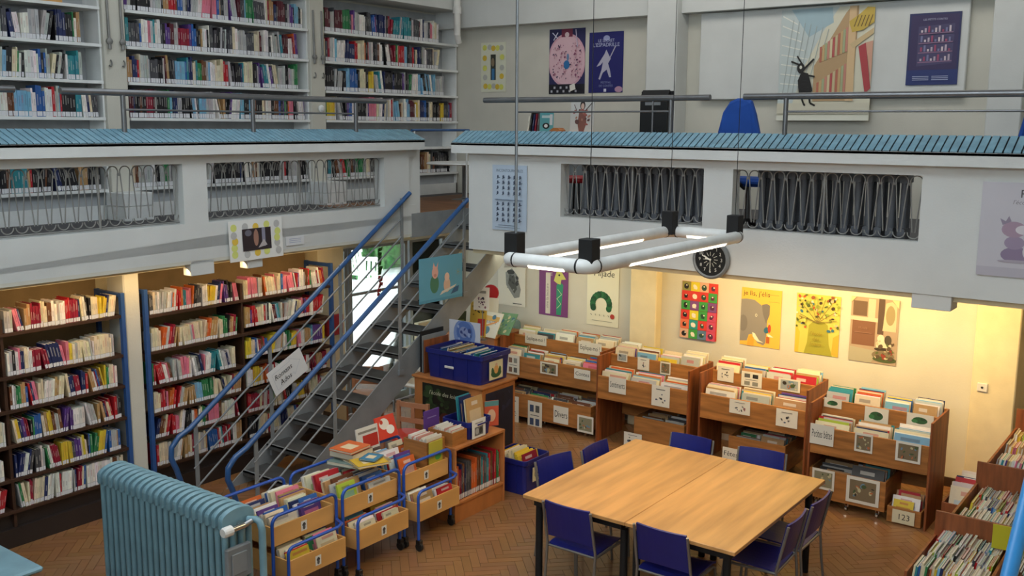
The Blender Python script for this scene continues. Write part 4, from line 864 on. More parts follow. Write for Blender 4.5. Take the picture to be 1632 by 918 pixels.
# ================================================================ PICTURE BOOK BINS
def card(px, Y, parent, style=0, txt=None, dy=.006, name='label_card'):
    a = at_y(px[0], px[3], Y-dy); b = at_y(px[2], px[1], Y-dy); c0 = at_y(px[0], px[1], Y-dy); d0 = at_y(px[2], px[3], Y-dy)
    z0 = (a.z+d0.z)/2; z1 = (b.z+c0.z)/2; w_, h_ = abs(b.x-a.x), z1-z0; A = Art(w_, h_, 'dbd6c8'); r_ = random.Random(int(px[0]*7))
    if style == 1:
        for i in (0, 1):
            for j in (0, 1): A.rect(w_*(.15+.4*i), h_*(.1+.5*j), w_*(.42+.4*i), h_*(.36+.5*j), r_.choice(['5a5a58', '3a4a6a', '7a5a48', '2a2a2a', '8a8a80']))
        A.rect(w_*.2, h_*.46, w_*.8, h_*.49, '6a6a6a')
    elif style == 2: A.text(txt, w_/2, h_*.35, h_*.55, '1c1c1c', maxw=w_*.86)
    elif style == 3:
        A.rect(w_*.1, h_*.12, w_*.9, h_*.88, r_.choice(['8a8468', '9aa0a0', '7a6a50'])); A.scribble(w_*.18, h_*.2, w_*.82, h_*.8, ['4a5a38', '3a3228', 'c0b890', 'b86a40', '6a8aa0'], 12, int(px[0]))
    elif style == 4:
        A.ell(w_*.5, h_*.5, w_*.28, h_*.26, '2f5a36'); A.ell(w_*.3, h_*.42, w_*.12, h_*.14, '3c7a48'); A.ell(w_*.62, h_*.6, w_*.1, h_*.1, '24442c')
    else: A.scribble(w_*.25, h_*.2, w_*.75, h_*.65, ['5a5a5a', '8a5a5a', '3a4a6a', '303030'], 7, int(px[0])); A.rect(w_*.25, h_*.8, w_*.75, h_*.84, '6a6a6a')
    return A.place(name, (a.x, Y-dy, z0), (1, 0, 0), (0, 0, 1), parent, thick=.0015)
def bin_unit(x0, x1, yf, lab, wh, front_cards, mid_cards, nf=3, nb=4, wood=WOODB, side=WOODR, zf=.761, zb=.517, zp=.972, dep=.56):
    t = thing('book_bin_unit', lab, 'book bin', ((x0+x1)/2, yf+dep/2, 0)); T = .02; ym = yf+.27; yb = yf+dep
    for xx in (x0, x1-T): m = MB(); m.bbox(xx, xx+T, yf, yb, 0, zp, side, .003); m.build('side_panel', t)
    m = MB(); m.bbox(x0+T, x1-T, yf+.002, yf+.018, zb, zf, wood, .002); m.box(x0+T, x1-T, yf, yf+.02, zb-.012, zb, wood); m.build('front_board', t)
    m = MB(); m.bbox(x0+T, x1-T, ym, ym+.016, .52, .955, wood, .002); m.build('middle_board', t)
    m = MB(); m.bbox(x0+T, x1-T, yb-.016, yb, .20, zp, wood, .002); m.build('back_board', t)
    m = MB(); m.box(x0+T, x1-T, yf+.02, yb-.016, zb, zb+.015, wood); m.build('bin_floor', t); m = MB(); m.box(x0+T, x1-T, ym+.016, yb-.016, .70, .712, wood); m.build('upper_bin_floor', t)
    W_ = x1-x0-2*T
    for k in range(1, nf): m = MB(); m.box(x0+T+W_*k/nf-.005, x0+T+W_*k/nf+.005, yf+.018, ym, zb+.015, .70, wood); m.build('divider', t)
    for c in front_cards: card(c[0], yf, t, *c[1:])
    for c in mid_cards: card(c[0], ym, t, *c[1:])
    cn_ = {3: ['left', 'middle', 'right'], 4: ['leftmost', 'second', 'third', 'rightmost'], 5: ['leftmost', 'second', 'middle', 'fourth', 'rightmost']}
    for k in range(nf): pile((x0+T+W_*k/nf+.012, yf+.022, zb+.018), (0, 1, 0), (1, 0, 0), .22, W_/nf-.024, '%s pile, front bin, %s' % (cn_[nf][k], wh), (.245, .285), tm=(.006, .014), wm=(.82, .98), vis=.05, tilt=.17, gap=(.004, .013), step=.22)
    for k in range(nb): pile((x0+T+W_*k/nb+.008, ym+.02, .716), (0, 1, 0), (1, 0, 0), .23, W_/nb-.014, '%s pile, back bin, %s' % (cn_[nb][k], wh), (.27, .315), tm=(.006, .014), wm=(.82, .98), vis=.05, tilt=.17, gap=(.004, .013), step=.22)
    return t
def low_bin(x0, x1, yf, lab, wh, cards, np_=3, dep=.5, z0=.08, z1=.355):
    t = thing('rolling_book_bin', lab, 'book bin', ((x0+x1)/2, yf+dep/2, 0)); T = .016
    m = MB(); m.bbox(x0, x1, yf, yf+T, z0, z1, WOODB, .002); m.build('front_board', t); m = MB(); m.box(x0, x1, yf+dep-T, yf+dep, z0, z1, WOODB); m.build('back_board', t)
    for xx in (x0, x1-T): m = MB(); m.box(xx, xx+T, yf+T, yf+dep-T, z0, z1, WOODB); m.build('side_board', t)
    m = MB(); m.box(x0+T, x1-T, yf+T, yf+dep-T, z0, z0+.012, WOODB); m.build('bin_floor', t)
    for xx in (x0+.07, x1-.07, (x0+x1)/2):
        for yy in (yf+.05, yf+dep-.06): m = MB(); m.lathe([(.008, -.014), (.034, -.01), (.034, .01), (.008, .014)], (xx, yy, .035), CHROME, 12, ax=(1, 0, 0)); m.box(xx-.018, xx+.018, yy-.01, yy+.01, .04, z0, CHROME); m.build('caster', t)
    for c in cards: card(c[0], yf, t, *c[1:])
    W_ = x1-x0-2*T; nm = {2: ['left', 'right'], 3: ['left', 'middle', 'right'], 4: ['leftmost', 'second', 'third', 'rightmost']}[np_]
    for k in range(np_): pile((x0+T+W_*k/np_+.01, yf+T+.005, z0+.014), (0, 1, 0), (1, 0, 0), dep-.08, W_/np_-.02, '%s pile, %s' % (nm[k], wh), (.22, .32), palette=P_DARK, vis=.02, tilt=.25)
    return t
bin_unit(-7.04, -5.62, 9.25, 'long wooden book bin unit left of the others on back wall', 'leftmost bin unit', [((808, 566, 828, 596), 1), ((861, 578, 889, 597), 3), ((915, 589, 941, 605), 2, 'Contes')], [((837, 533, 871, 549), 2, 'Explique-moi ?'), ((922, 546, 959, 565), 2, 'Explique-moi ?')], 5, 5)
low_bin(-6.98, -5.66, 9.12, 'low rolling book bin marked Divers under the leftmost bin unit', 'bin marked Divers', [((809, 631, 827, 672), 0), ((841, 640, 864, 682), 1), ((882, 648, 906, 675), 2, 'Divers'), ((920, 663, 946, 690), 3)], 4)
bin_unit(-5.56, -4.44, 9.06, 'wooden book bin unit second from left on back wall', 'second bin unit', [((970, 602, 998, 627), 2, 'Sentiments'), ((1038, 615, 1068, 648), 0)], [((984, 563, 1000, 576), 3), ((1016, 570, 1035, 590), 0), ((1052, 577, 1069, 597), 3)], 3, 4, WOODB)
low_bin(-5.12, -4.52, 9.14, 'low rolling book bin under second bin unit behind the table', 'bin under second unit', [((994, 690, 1023, 712), 0)], 2)
bin_unit(-4.34, -3.2, 9.08, 'wooden book bin unit third from left on back wall', 'third bin unit', [((1162, 638, 1196, 660), 0), ((1236, 653, 1272, 681), 0)], [((1143, 584, 1170, 608), 0), ((1181, 593, 1215, 617), 1), ((1240, 604, 1276, 624), 3)], 3, 4)
low_bin(-4.02, -3.42, 9.14, 'low rolling book bin with a card starting F under third bin unit', 'bin under third unit', [((1151, 714, 1178, 734), 2, 'F\u00eates')], 2)
bin_unit(-3.04, -1.97, 8.69, 'wooden book bin unit at the right end of the back wall', 'rightmost bin unit', [((1290, 677, 1330, 709), 2, 'Petites b\u00eates'), ((1361, 691, 1392, 721), 3), ((1426, 705, 1469, 737), 3)], [((1313, 635, 1342, 650), 4), ((1377, 650, 1417, 676), 4), ((1444, 660, 1489, 681), 4)], 3, 4)
low_bin(-3.02, -2.33, 8.71, 'low rolling book bin with two picture cards under rightmost bin unit', 'bin under rightmost unit', [((1293, 748, 1331, 780), 3), ((1347, 762, 1403, 804), 3)], 2)
# 123 box
t = thing('small_book_box', 'small wooden book box marked 123 under the rightmost bin unit', 'book bin', (-2.16, 8.85, 0))
m = MB(); m.bbox(-2.31, -2.02, 8.72, 8.735, .005, .15, WOODB, .002); m.build('front_board', t)
for xx in (-2.31, -2.03): m = MB(); m.box(xx, xx+.012, 8.735, 9.1, .005, .15, WOODB); m.build('side_board', t)
m = MB(); m.box(-2.3, -2.03, 8.735, 9.1, .005, .015, WOODB); m.build('bin_floor', t)
A = Art(.19, .12, 'd8cfae'); A.text('123', .095, .035, .075, '1c1c1c', maxw=.14); A.place('label_card', (-2.26, 8.713, .015), *RX, parent=t)
pile((-2.29, 8.74, .018), (0, 1, 0), (1, 0, 0), .30, .25, 'box marked 123', (.2, .34), palette=['red', 'yellow', 'white', 'crimson', 'pale grey', 'black', 'tan'], vis=.06, tilt=.25)
# ---- books stacked between the unit and right display
t = thing('dark_book_box', 'dark wooden box of books right of the rightmost bin unit', 'book bin', (-1.7, 9.1, 0))
m = MB(); m.bbox(-1.88, -1.52, 8.80, 8.815, .005, .26, WOODR, .002); m.build('front_board', t)
for xx in (-1.88, -1.535): m = MB(); m.box(xx, xx+.015, 8.815, 9.45, .005, .26, WOODR); m.build('side_board', t)
m = MB(); m.box(-1.87, -1.53, 8.815, 9.45, .005, .018, WOODR); m.build('bin_floor', t)
pile((-1.86, 8.82, .02), (0, 1, 0), (1, 0, 0), .55, .31, 'dark box beside the rightmost unit', (.28, .42), palette=P_PIC, vis=.06, tilt=.3, tm=(.01, .03))
# ---- wall side display units at bottom right
def side_unit(x0, x1, y0, y1, z0, z1, lab, wh, nrow=2, mat_=WOODR):
    t = thing('stepped_book_bin', lab, 'book bin', ((x0+x1)/2, (y0+y1)/2, 0)); T = .018
    m = MB(); m.bbox(x0, x1, y1-T, y1, 0, z1+.16, mat_, .003); m.build('back_panel', t); m = MB(); m.bbox(x0, x1, y0, y0+T, 0, z1-.08, mat_, .003); m.build('front_panel', t)
    W_ = (x1-x0)/nrow
    for k in range(nrow+1): xx = min(x0+W_*k, x1-T); m = MB(); m.box(xx, xx+T, y0+T, y1-T, 0, z1-.02+.05*k, mat_); m.build('partition', t)
    m = MB(); m.box(x0+T, x1-T, y0+T, y1-T, z0, z0+.015, mat_); m.build('bin_floor', t)
    for k in range(nrow): [spine_pile((x0+W_*k+T+.01, yy_, z0+.018), (1, 0, 0), (0, 1, 0), W_-T-.12, .2, '%s row, %s, %s' % (['left', 'middle', 'right'][k], nn_, wh), palette=P_PIC) for yy_, nn_ in ((y0+T+.03, 'front'), (y0+T+.03+(y1-y0)*.34, 'middle'), (y0+T+.03+(y1-y0)*.64, 'back'))]
    return t
side_unit(-1.60, -.60, 6.55, 7.35, .34, .56, 'dark wooden stepped book bin nearest the camera at bottom right', 'nearest right bin')
side_unit(-1.52, -.60, 7.42, 8.25, .42, .70, 'tall backed wooden book bin in the middle of right edge', 'middle right bin')
side_unit(-1.50, -.60, 8.5, 9.7, .56, .80, 'farthest wooden book bin at the right edge by the wall', 'farthest right bin')
A = Art(.20, .17, 'b8b020'); A.place('yellow_folder', at_z(1585, 873, .60)+V(-.02, 0, 0), (1, .1, 0), (0, 0, 1), label='plain yellow folder standing in the books at the right edge', cat='folder', thick=.008)
m = MB(); p0 = at_x(1606, 925, -.42); p1 = at_x(1650, 742, -.42); d_ = (p1-p0); m.tube([p0-d_*1.4, p0, p1, p1+d_*1.1], .021, mat('bright_blue_rail', '2f86c6', .35), 10)
m.build('near_handrail', label='bright blue tube rail crossing the bottom right corner', cat='handrail')
# ================================================================ LOW CABINET AND CORNER BY THE STAIRS
t = thing('display_cabinet', 'orange wooden cabinet with a black poster on its side, carrying a navy crate', 'cabinet', (-6.35, 7.75, 0))
m = MB(); m.bbox(-6.80, -5.90, 7.47, 8.02, .0, .87, WOODO, .004); m.build('body', t); m = MB(); m.bbox(-6.82, -5.88, 7.45, 8.04, .87, .895, WOODO, .004); m.build('top', t)
A = Art(.62, .50, '16180f'); A.scribble(.03, .2, .35, .45, ['26361c', '2f4424', '1c2814'], 34, 5); A.scribble(.02, .02, .5, .14, ['7a4a30', '96683c', '4a2c20', 'a08058', '5a2018'], 34, 6); A.ell(.33, .16, .08, .07, '4a2018'); A.text("l'\u00e9cole des loisirs", .32, .40, .062, 'b4b49a', slant=.25, maxw=.42)
A.place('forest_poster', (-6.68, 7.464, .33), (1, 0, 0), (0, 0, 1), label='dark forest poster with cream script on the orange cabinet', cat='poster')
A = Art(.45, .62, '161c30'); A.text('Pastel', .12, .25, .06, '565e80'); A.scribble(.05, .35, .4, .58, ['222a44', '10142a'], 12, 2)
A.place('dark_blue_panel', (-5.893, 7.52, .20), (0, 1, 0), (0, 0, 1), label='dark blue poster on the right end of the orange cabinet', cat='poster')
def crate(name, x0, x1, y0, y1, z0, h, lab, mt=CRATE, ho=.012, rot=0.):
    t = thing(name, lab, 'crate', ((x0+x1)/2, (y0+y1)/2, z0)); cx, cy = (x0+x1)/2, (y0+y1)/2; a, b = (x1-x0)/2, (y1-y0)/2; T = .006; k = .93
    m = MB(); z1 = z0+h
    def ring(s_, z, ins=0): 
        r_ = .035; pts = []
        for sx_, sy, a0 in ((1, 1, 0), (-1, 1, 1), (-1, -1, 2), (1, -1, 3)):
            for q in range(4): an = (a0+q/3)*math.pi/2; pts.append(V(cx+sx_*(a*s_-ins-r_)+r_*math.cos(an), cy+sy*(b*s_-ins-r_)+r_*math.sin(an), z))
        return pts
    R_s = [ring(k, z0+.002), ring(.985, z1-.05), ring(1.0, z1-.05), ring(1.03, z1-.045), ring(1.03, z1), ring(1.0, z1), ring(1., z1, T), ring(k, z0+.01, T)]
    vs = [p for r_ in R_s for p in r_]; n_ = 16; F = [tuple(reversed(range(n_))), tuple(range(7*n_, 8*n_))]
    for l in range(7): F += [(l*n_+i, l*n_+(i+1) % n_, (l+1)*n_+(i+1) % n_, (l+1)*n_+i) for i in range(n_)]
    m.add(vs, F, mt); m.build('shell', t)
    for q in (-.5, 0, .5):
        m = MB(); m.box(cx+a*q-.004, cx+a*q+.004, cy-b*.985-.006, cy-b*.96, z0+.02, z1-.05, mt); m.build('rib', t)
    for sx_ in (-1, 1):
        m = MB(); xx = cx+sx_*(a*1.03+.004); m.tube([(xx-sx_*.006, cy-.07, z1-.03), (xx+sx_*.008, cy-.06, z1-.035), (xx+sx_*.008, cy+.06, z1-.035), (xx-sx_*.006, cy+.07, z1-.03)], .008, mt, 6); m.build('handle', t)
    return t
t = crate('navy_crate', -6.66, -5.93, 7.49, 7.98, .895, .30, 'navy plastic crate of books standing on the orange cabinet')
m = MB(); m.bbox(-6.40, -6.28, 7.482, 7.492, 1.02, 1.045, WHITEP, .004); m.build('badge', t)
A = Art(.22, .19, 'd6d2ae'); A.ell(.11, .06, .085, .045, '2c5a38'); A.ell(.05, .09, .02, .035, '2c5a38'); A.ell(.17, .09, .02, .035, '2c5a38'); A.ell(.11, .10, .035, .045, 'd0a060'); A.ell(.11, .15, .02, .015, 'c8a890')
A.place('label_card', (-5.928, 7.62, .93), (0, 1, 0), (0, 0, 1), parent=t)
pile((-6.62, 7.53, .93), (1, 0, 0), (0, 1, 0), .62, .40, 'crate on the orange cabinet', (.25, .31), palette=['blue', 'navy', 'white', 'cream', 'cream', 'tan', 'teal', 'black'], vis=.07, tilt=.3)
# boards, display books and low cupboard left of the bins
m = MB(); m.bbox(-7.9, -7.08, 9.2, 9.75, 0, .93, WOODO, .004); m.bbox(-7.92, -7.06, 9.18, 9.78, .93, .955, WOODB, .003); m.build('wooden_cupboard', label='low wooden cupboard between staircase and the leftmost bin unit', cat='cupboard')
A = Art(.30, .31, 'e2dfd2'); A.rect(.03, .2, .27, .26, 'd8b060'); A.text('MUSETTE', .15, .17, .045, '3a6aa0', maxw=.2); A.ell(.13, .08, .05, .05, '5a8aa8'); A.ell(.18, .25, .03, .03, '4a7a98'); A.line([(.06, .12), (.25, .2)], .02, 'e09a58')
A.place('tilted_picture_book', at_z(760, 534, .965), (1, -.1, 0), (.12, .35, .8), label='white picture book with orange band leaning on the wooden cupboard', cat='book', thick=.012)
A = Art(.22, .28, '6f9a78'); A.scribble(.03, .03, .2, .25, ['4a7a8a', 'a8b878', '8aa898', 'c8c8a0'], 20, 4)
A.place('tilted_picture_book', at_z(789, 534, .965)+V(-.06, .05, 0), (1, .1, 0), (.18, .3, .75), label='green picture book leaning behind the white one on the cupboard', cat='book', thick=.012)
A = Art(.20, .42, 'c8a840'); A.rect(.10, .02, .19, .22, 'b83028'); A.scribble(.03, .25, .17, .38, ['2a2a20', '8a7a30'], 8, 3)
A.place('yellow_album', at_z(742, 536, .965)+V(.03, .04, 0), (1, .35, 0), (0, .1, 1), label='yellow and red tall album standing at the foot of the stairs corner', cat='book', thick=.03)
A = Art(.16, .30, '3a4a30'); A.rect(.02, .02, .14, .2, '6a7a40'); A.place('green_album', at_z(736, 536, .965)+V(-.11, -.06, 0), (1, .9, 0), (0, .1, 1), label='dark green album standing left of the yellow and red album', cat='book', thick=.03)
A = Art(.19, .27, 'e8e6e4'); A.scribble(.04, .03, .15, .15, ['5a3a5a', '8a5a6a', '2a2a3a'], 16, 3); A.rect(.04, .2, .15, .23, '8a8a8a')
_q = at_z(741, 545, .958)+V(0, .16, 0); m = MB(); m.tube([_q+V(.09, .06, 0), _q+V(.09, .06, .62)], .006, STEEL, 6); m.lathe([(.05, 0), (.05, .008), (.01, .012)], _q+V(.09, .06, 0), STEEL, 12); m.build('flyer_stand', label='thin metal stand holding up the white flyer behind the albums', cat='stand')
A.place('white_flyer', _q+V(0, 0, .36), (1, .35, 0), (0, .05, 1), label='white flyer with a purple print propped above the albums', cat='flyer', thick=.004)
A = Art(.14, .45, 'd8d6cc'); A.place('tall_card', at_z(752, 540, .958)+V(-.02, .31, 0), (1, .3, 0), (0, .05, 1), label='tall blank pale card propped behind the yellow album', cat='card', thick=.01)
_q = at_z(748, 540, .958)+V(0, .42, 0); m = MB(); m.lathe([(.10, 0), (.10, .02), (.0, .03)], _q+V(0, 0, .50), REDM, 20, ax=(.3, -.95, 0)); m.tube([_q+V(0, 0, .42), _q], .012, REDM, 8); m.build('red_disc_sign', label='round red disc half hidden behind the white flyer', cat='sign')
A = Art(.42, .50, 'c9ccd4'); A.ell(.21, .36, .15, .17, '7a90c0'); A.ell(.21, .38, .11, .12, '5470ac'); A.ell(.2, .38, .06, .06, '8a96bc'); A.scribble(.12, .28, .3, .46, ['3a4a80', '98a8cc'], 10, 3)
o_ = at_z(697, 592, .90); A.place('picture_board', V(-6.78, 8.022, .897), (1, .0, 0), (0, 0, 1), label='white board with a blue portrait behind the navy crate', cat='board', thick=.008)
for k in range(3):
    m = MB(); m.bbox(-6.80+k*.035, -6.79+k*.035, 7.56-.01*k, 7.93, .897, 1.33-.04*k, [BLACKM, GREYM, WOODR][k], .002); m.build('drawing_board', label='%s thin board standing on edge left of the navy crate' % ['black', 'grey', 'brown'][k], cat='board')
# cream panel and chairs behind the stairs
m = MB(); m.bbox(-8.28, -8.2, 9.1, 9.84, .02, 1.0, CREAM, .006); m.build('cream_screen', label='cream low screen against the window behind the chairs', cat='screen')
def kid_chair(loc, rz, lab, seatm=REDP, s=1.):
    t = thing('wooden_child_chair', lab, 'chair', (0, 0, 0)); wd = mat('pinkish_beech', 'b07a58', .5)
    for sx_ in (-1, 1):
        m = MB(); m.box(sx_*.17-.018, sx_*.17+.018, .14, .172, 0, .66, wd); m.build('leg', t); m = MB(); m.box(sx_*.17-.018, sx_*.17+.018, -.17, -.14, 0, .34, wd); m.build('leg', t)
    for z in (.44, .60): m = MB(); m.box(-.152, .152, .145, .167, z, z+.05, wd); m.build('back_rail', t)
    m = MB(); m.box(-.02, .02, .147, .165, .49, .60, wd); m.build('back_slat', t)
    m = MB(); m.lathe([(.17, 0), (.19, .01), (.19, .035), (.16, .045)], (0, 0, .335), seatm, 20); m.build('seat', t, label='round red seat' if seatm is REDP else None)
    t.location = loc; t.rotation_euler[2] = rz; t.scale = (s, s, s); return t
kid_chair((-6.62, 7.13, 0), .2, 'wooden child chair with red seat between stairs and trolleys')
kid_chair((-8.05, 7.98, 0), .5, 'wooden child chair behind the stair treads by the window', mat('beech_seat', 'b07a58', .5))
t = thing('white_armchair', 'white tubular armchair beside the cream screen', 'chair', (-7.85, 8.8, 0))
m = MB(); m.bbox(-8.08, -7.6, 8.57, 9.03, .33, .38, WHITEP, .02); m.build('seat', t)
for yy in (8.55, 9.05): m = MB(); m.tube([(-7.6, yy, .0), (-7.58, yy, .52), (-7.62, yy, .58), (-8.1, yy, .62), (-8.12, yy, .0)], .014, GREYM, 8); m.build('frame', t); m = MB(); m.tube([(-7.6, yy, .585), (-8.08, yy, .625)], .024, WHITEP, 8); m.build('armrest', t)
m = MB(); m.bbox(-8.13, -8.08, 8.57, 9.03, .38, .78, WHITEP, .015); m.build('backrest', t)
# ================================================================ TROLLEYS
def trolley(y0, y1, lab, wh, k):
    X = -5.33; XB = -5.92; t = thing('book_trolley', lab, 'trolley', ((X+XB)/2, (y0+y1)/2, 0)); R = .013; T = .012
    def U(x, a, b, z, zb=.09, side=True):
        c_ = .06; m = MB(); pts = [(x, a, zb)]+arc((x, a+c_, z-c_), c_, math.pi, math.pi/2, 5, (0, 1, 0), (0, 0, 1))+arc((x, b-c_, z-c_), c_, math.pi/2, 0, 5, (0, 1, 0), (0, 0, 1))+[(x, b, zb)]
        m.tube(pts, R, TROLB, 10); m.build('tube_frame', t)
    U(X, y0, y1, .70); U(XB, y0, y1, .70)
    XL_ = X+.14
    c_ = .05; m = MB(); m.tube([(XL_, y0+.02, .09)]+arc((XL_, y0+.02+c_, .50-c_), c_, math.pi, math.pi/2, 5, (0, 1, 0), (0, 0, 1))+[(XL_, y1-.12, .50), (XL_-.03, y1-.05, .50), (X+.015, y1-.01, .495)], R*.95, TROLB, 10); m.build('tube_frame', t)
    # upper bin
    def bin_(xa, xb, ya, yb, z0, z1, cx):
        m = MB(); m.bbox(xa-T, xa, ya, yb, z0, z1, WOODL, .002); m.build('front_board', t); m = MB(); m.box(xb, xb+T, ya, yb, z0, z1, WOODL); m.build('back_board', t)
        for yy in (ya, yb-T): m = MB(); m.box(xb+T, xa-T, yy, yy+T, z0, z1, WOODL); m.build('side_board', t)
        m = MB(); m.box(xb+T, xa-T, ya+T, yb-T, z0, z0+.01, WOODL); m.build('bin_floor', t); m = MB(); m.box(xb+T, xa-T, (ya+yb)/2-.004, (ya+yb)/2+.004, z0+.01, z1-.03, WOODL); m.build('divider', t)
        A = Art(.055, .075, 'dcdcd6'); A.ell(.027, .045, .017, .014, '4a4a4a', 9); A.ell(.027, .025, .013, .018, '5a5a5a', 9); A.poly([(.012, .045), (.042, .045), (.034, .062), (.02, .062)], '3c3c3c'); A.place('label_card', (xa+.001, (ya+yb)/2-.03, z0+.035), (0, 1, 0), (0, 0, 1), parent=t, thick=.001)
    bin_(X-.014, XB+.014, y0+.012, y1-.012, .468, .612, 0); bin_(XL_-.012, XB+.02, y0+.035, y1-.03, .235, .392, 0)
    for x_, y_ in ((X, y0), (X, y1), (XB, y0), (XB, y1), (XL_, y0+.02)):
        m = MB(); m.lathe([(.01, -.014), (.036, -.011), (.036, .011), (.01, .014)], (x_+.012, y_-.005, .038), RUBBER, 12, ax=(0, 1, 0)); m.bbox(x_-.018, x_+.03, y_-.02, y_+.02, .055, .095, BLACK, .004); m.build('caster', t)
    W_ = (y1-y0-.05)/2
    for q in range(2):
        if k == 3 and q == 1: pile((-5.66, y0+.03+(W_+.005), .482), (-1, 0, 0), (0, 1, 0), .2, W_-.012, 'back of upper bin, farthest trolley', (.16, .27), vis=.08, tilt=.2)
        else: pile((X-.03, y0+.024+q*(W_+.005), .482), (-1, 0, 0), (0, 1, 0), .50, W_-.012, '%s half, upper bin, %s trolley' % (['left', 'right'][q], wh), (.16, .27), palette=P_PIC, vis=.08, tilt=.28, tm=(.01, .03), wm=(.6, .95))
        pile((XL_-.028, y0+.05+q*(W_-.01), .25), (-1, 0, 0), (0, 1, 0), .22, W_-.03, '%s half, lower bin, %s trolley' % (['left', 'right'][q], wh), (.15, .2), palette=P_PIC, vis=.05, tilt=.3, tm=(.008, .02), wm=(.6, .95))
    return t
trolley(4.35, 4.965, 'blue tube book trolley nearest the radiator', 'nearest', 1); trolley(5.03, 5.66, 'blue tube book trolley in the middle of three, heaped with books', 'middle', 2); trolley(5.715, 6.305, 'blue tube book trolley beside the low wooden bookcase', 'farthest', 3)
# loose books heaped on the middle trolley
def flat_book(px, z, w_, d_, th, rz, col, lab, tilt=0.):
    p = at_z(px[0], px[1], z); u = V(math.cos(rz), math.sin(rz), tilt); v = V(-math.sin(rz), math.cos(rz), 0); m = MB(); c = s2l(col); o = V(p.x, p.y, z)-u*w_/2-v*d_/2
    m.ob(o, u*w_, v*d_, (0, 0, .003), BOOKM, c); m.ob(o+V(0, 0, .003)+u*.004+v*.004, u*(w_-.008), v*(d_-.006), (0, 0, th-.006), BOOKM, (.7, .64, .5)); m.ob(o+V(0, 0, th-.003), u*w_, v*d_, (0, 0, .003), BOOKM, c); m.ob(o, u*.004, v*d_, (0, 0, th), BOOKM, c)
    m.ob(o+V(0, 0, th)+u*w_*.25+v*d_*.25, u*w_*.5, v*d_*.45, (0, 0, .0006), PRINT, s2l('e0c8a0')); m.build('picture_book', label=lab, cat='book', group='loose books lying on the trolleys')
flat_book((563, 735), .72, .30, .32, .03, .2, '7a9088', 'grey green book lying lowest in the heap on middle trolley'); flat_book((585, 737), .735, .26, .3, .03, -.2, 'a08860', 'tan book lying right in the heap on middle trolley')
flat_book((560, 724), .765, .25, .26, .05, .1, '8a7868', 'thick beige book under the orange one on middle trolley'); flat_book((558, 715), .83, .23, .25, .02, .1, 'd4652c', 'orange book with zigzag border on top of the heap')
flat_book((588, 738), .79, .2, .26, .02, -.4, 'd0a830', 'yellow book lying on the heap of the middle trolley'); flat_book((592, 730), .82, .14, .16, .012, .3, '3a7a9a', 'small blue and red book topmost beside the orange one')
A = Art(.26, .20, 'd8d4ca'); A.rect(.07, .02, .25, .13, 'b83024'); A.rect(.02, .15, .24, .17, '8a8478')
A.place('display_album', at_z(569, 722, .80)+V(-.25, .25, -.12), (0, 1, 0), (-.15, 0, 1), label='pale album with a red lower half standing up behind the heap', cat='book', thick=.012)
A = Art(.24, .2, 'd4402c'); A.ell(.1, .13, .06, .05, 'e8dccc'); A.ell(.16, .07, .05, .04, 'f0e8dc'); A.ell(.07, .15, .02, .02, 'c03a28')
A.place('display_album', at_z(617, 712, .80)+V(-.33, .24, -.08), (0, 1, 0), (-.35, 0, 1), label='red album lying open-faced between trolleys and child chair', cat='book', thick=.01)
A = Art(.17, .2, 'b4aa3c'); A.ell(.11, .06, .04, .03, '4a9a4a')
A.place('display_album', (-5.362, 6.06, .60), (0, 1, 0), (0, 0, 1), label='lime yellow album standing at right end of farthest trolley', cat='book', thick=.01)
# ================================================================ LOW WOODEN BOOKCASE WITH BOXES
t = thing('low_bookcase', 'low wooden bookcase carrying boxes of cards and a blue tub', 'bookcase', (-5.5, 6.7, 0)); xf, xr = -5.30, -5.70
for yy in (6.335, 7.03): m = MB(); m.bbox(xr, xf, yy, yy+.022, 0, .665, WOODO, .003); m.build('side_panel', t)
m = MB(); m.bbox(xr-.0, xf+.0, 6.335, 7.055, .665, .69, WOODO, .003); m.build('top', t); m = MB(); m.box(xr+.01, xf, 6.357, 7.03, .165, .185, WOODO); m.build('shelf', t)
m = MB(); m.box(xf-.03, xf-.015, 6.357, 7.03, 0, .165, WOODO); m.build('plinth', t); m = MB(); m.box(xr, xr+.01, 6.357, 7.03, .0, .665, WOODO); m.build('back_panel', t)
n0 = len(BK['book']); shelf_row(6.365, 7.02, xf-.03, .187, ['dark grey', 'pale grey', 'red', 'crimson', 'orange', 'brown', 'green', 'green', 'teal', 'white', 'navy', 'red'], 'shelf of the low wooden bookcase', (.008, .017), (.27, .33), (.2, .24), 1., .0)
def wbox(x0, x1, y0, y1, z0, h, lab):
    t = thing('card_box', lab, 'box', ((x0+x1)/2, (y0+y1)/2, z0)); T = .01
    for a in ((x0, x0+T, y0, y1), (x1-T, x1, y0, y1), (x0+T, x1-T, y0, y0+T), (x0+T, x1-T, y1-T, y1)): m = MB(); m.box(*a, z0+.001, z0+h, WOODB); m.build('board', t)
    m = MB(); m.box(x0+T, x1-T, y0+T, y1-T, z0+.001, z0+.01, WOODB); m.build('base_board', t)
    m = MB(); n_ = 22
    for k in range(n_): xx = x0+.02+(x1-x0-.05)*k/n_; h_ = h-.012+rnd.uniform(.0, .035); c = rnd.choice([(.78, .76, .7), (.7, .68, .6), (.8, .8, .76), (.6, .3, .25)]); m.ob((xx, y0+.018, z0+.012), (.004, 0, 0), (0, y1-y0-.036, 0), (.02, 0, h_), PRINT, c)
    m.build('record_card', t, kind='stuff', label='rows of white index cards')
    return t
wbox(-5.64, -5.375, 6.05, 6.285, .482, .315, 'left wooden box of white cards at the end of farthest trolley'); wbox(-5.62, -5.34, 6.345, 6.545, .69, .125, 'right wooden box of white cards on the low bookcase')
t = crate('small_blue_tub', -5.66, -5.34, 6.58, 6.90, .69, .16, 'small blue tub of picture books on the low bookcase')
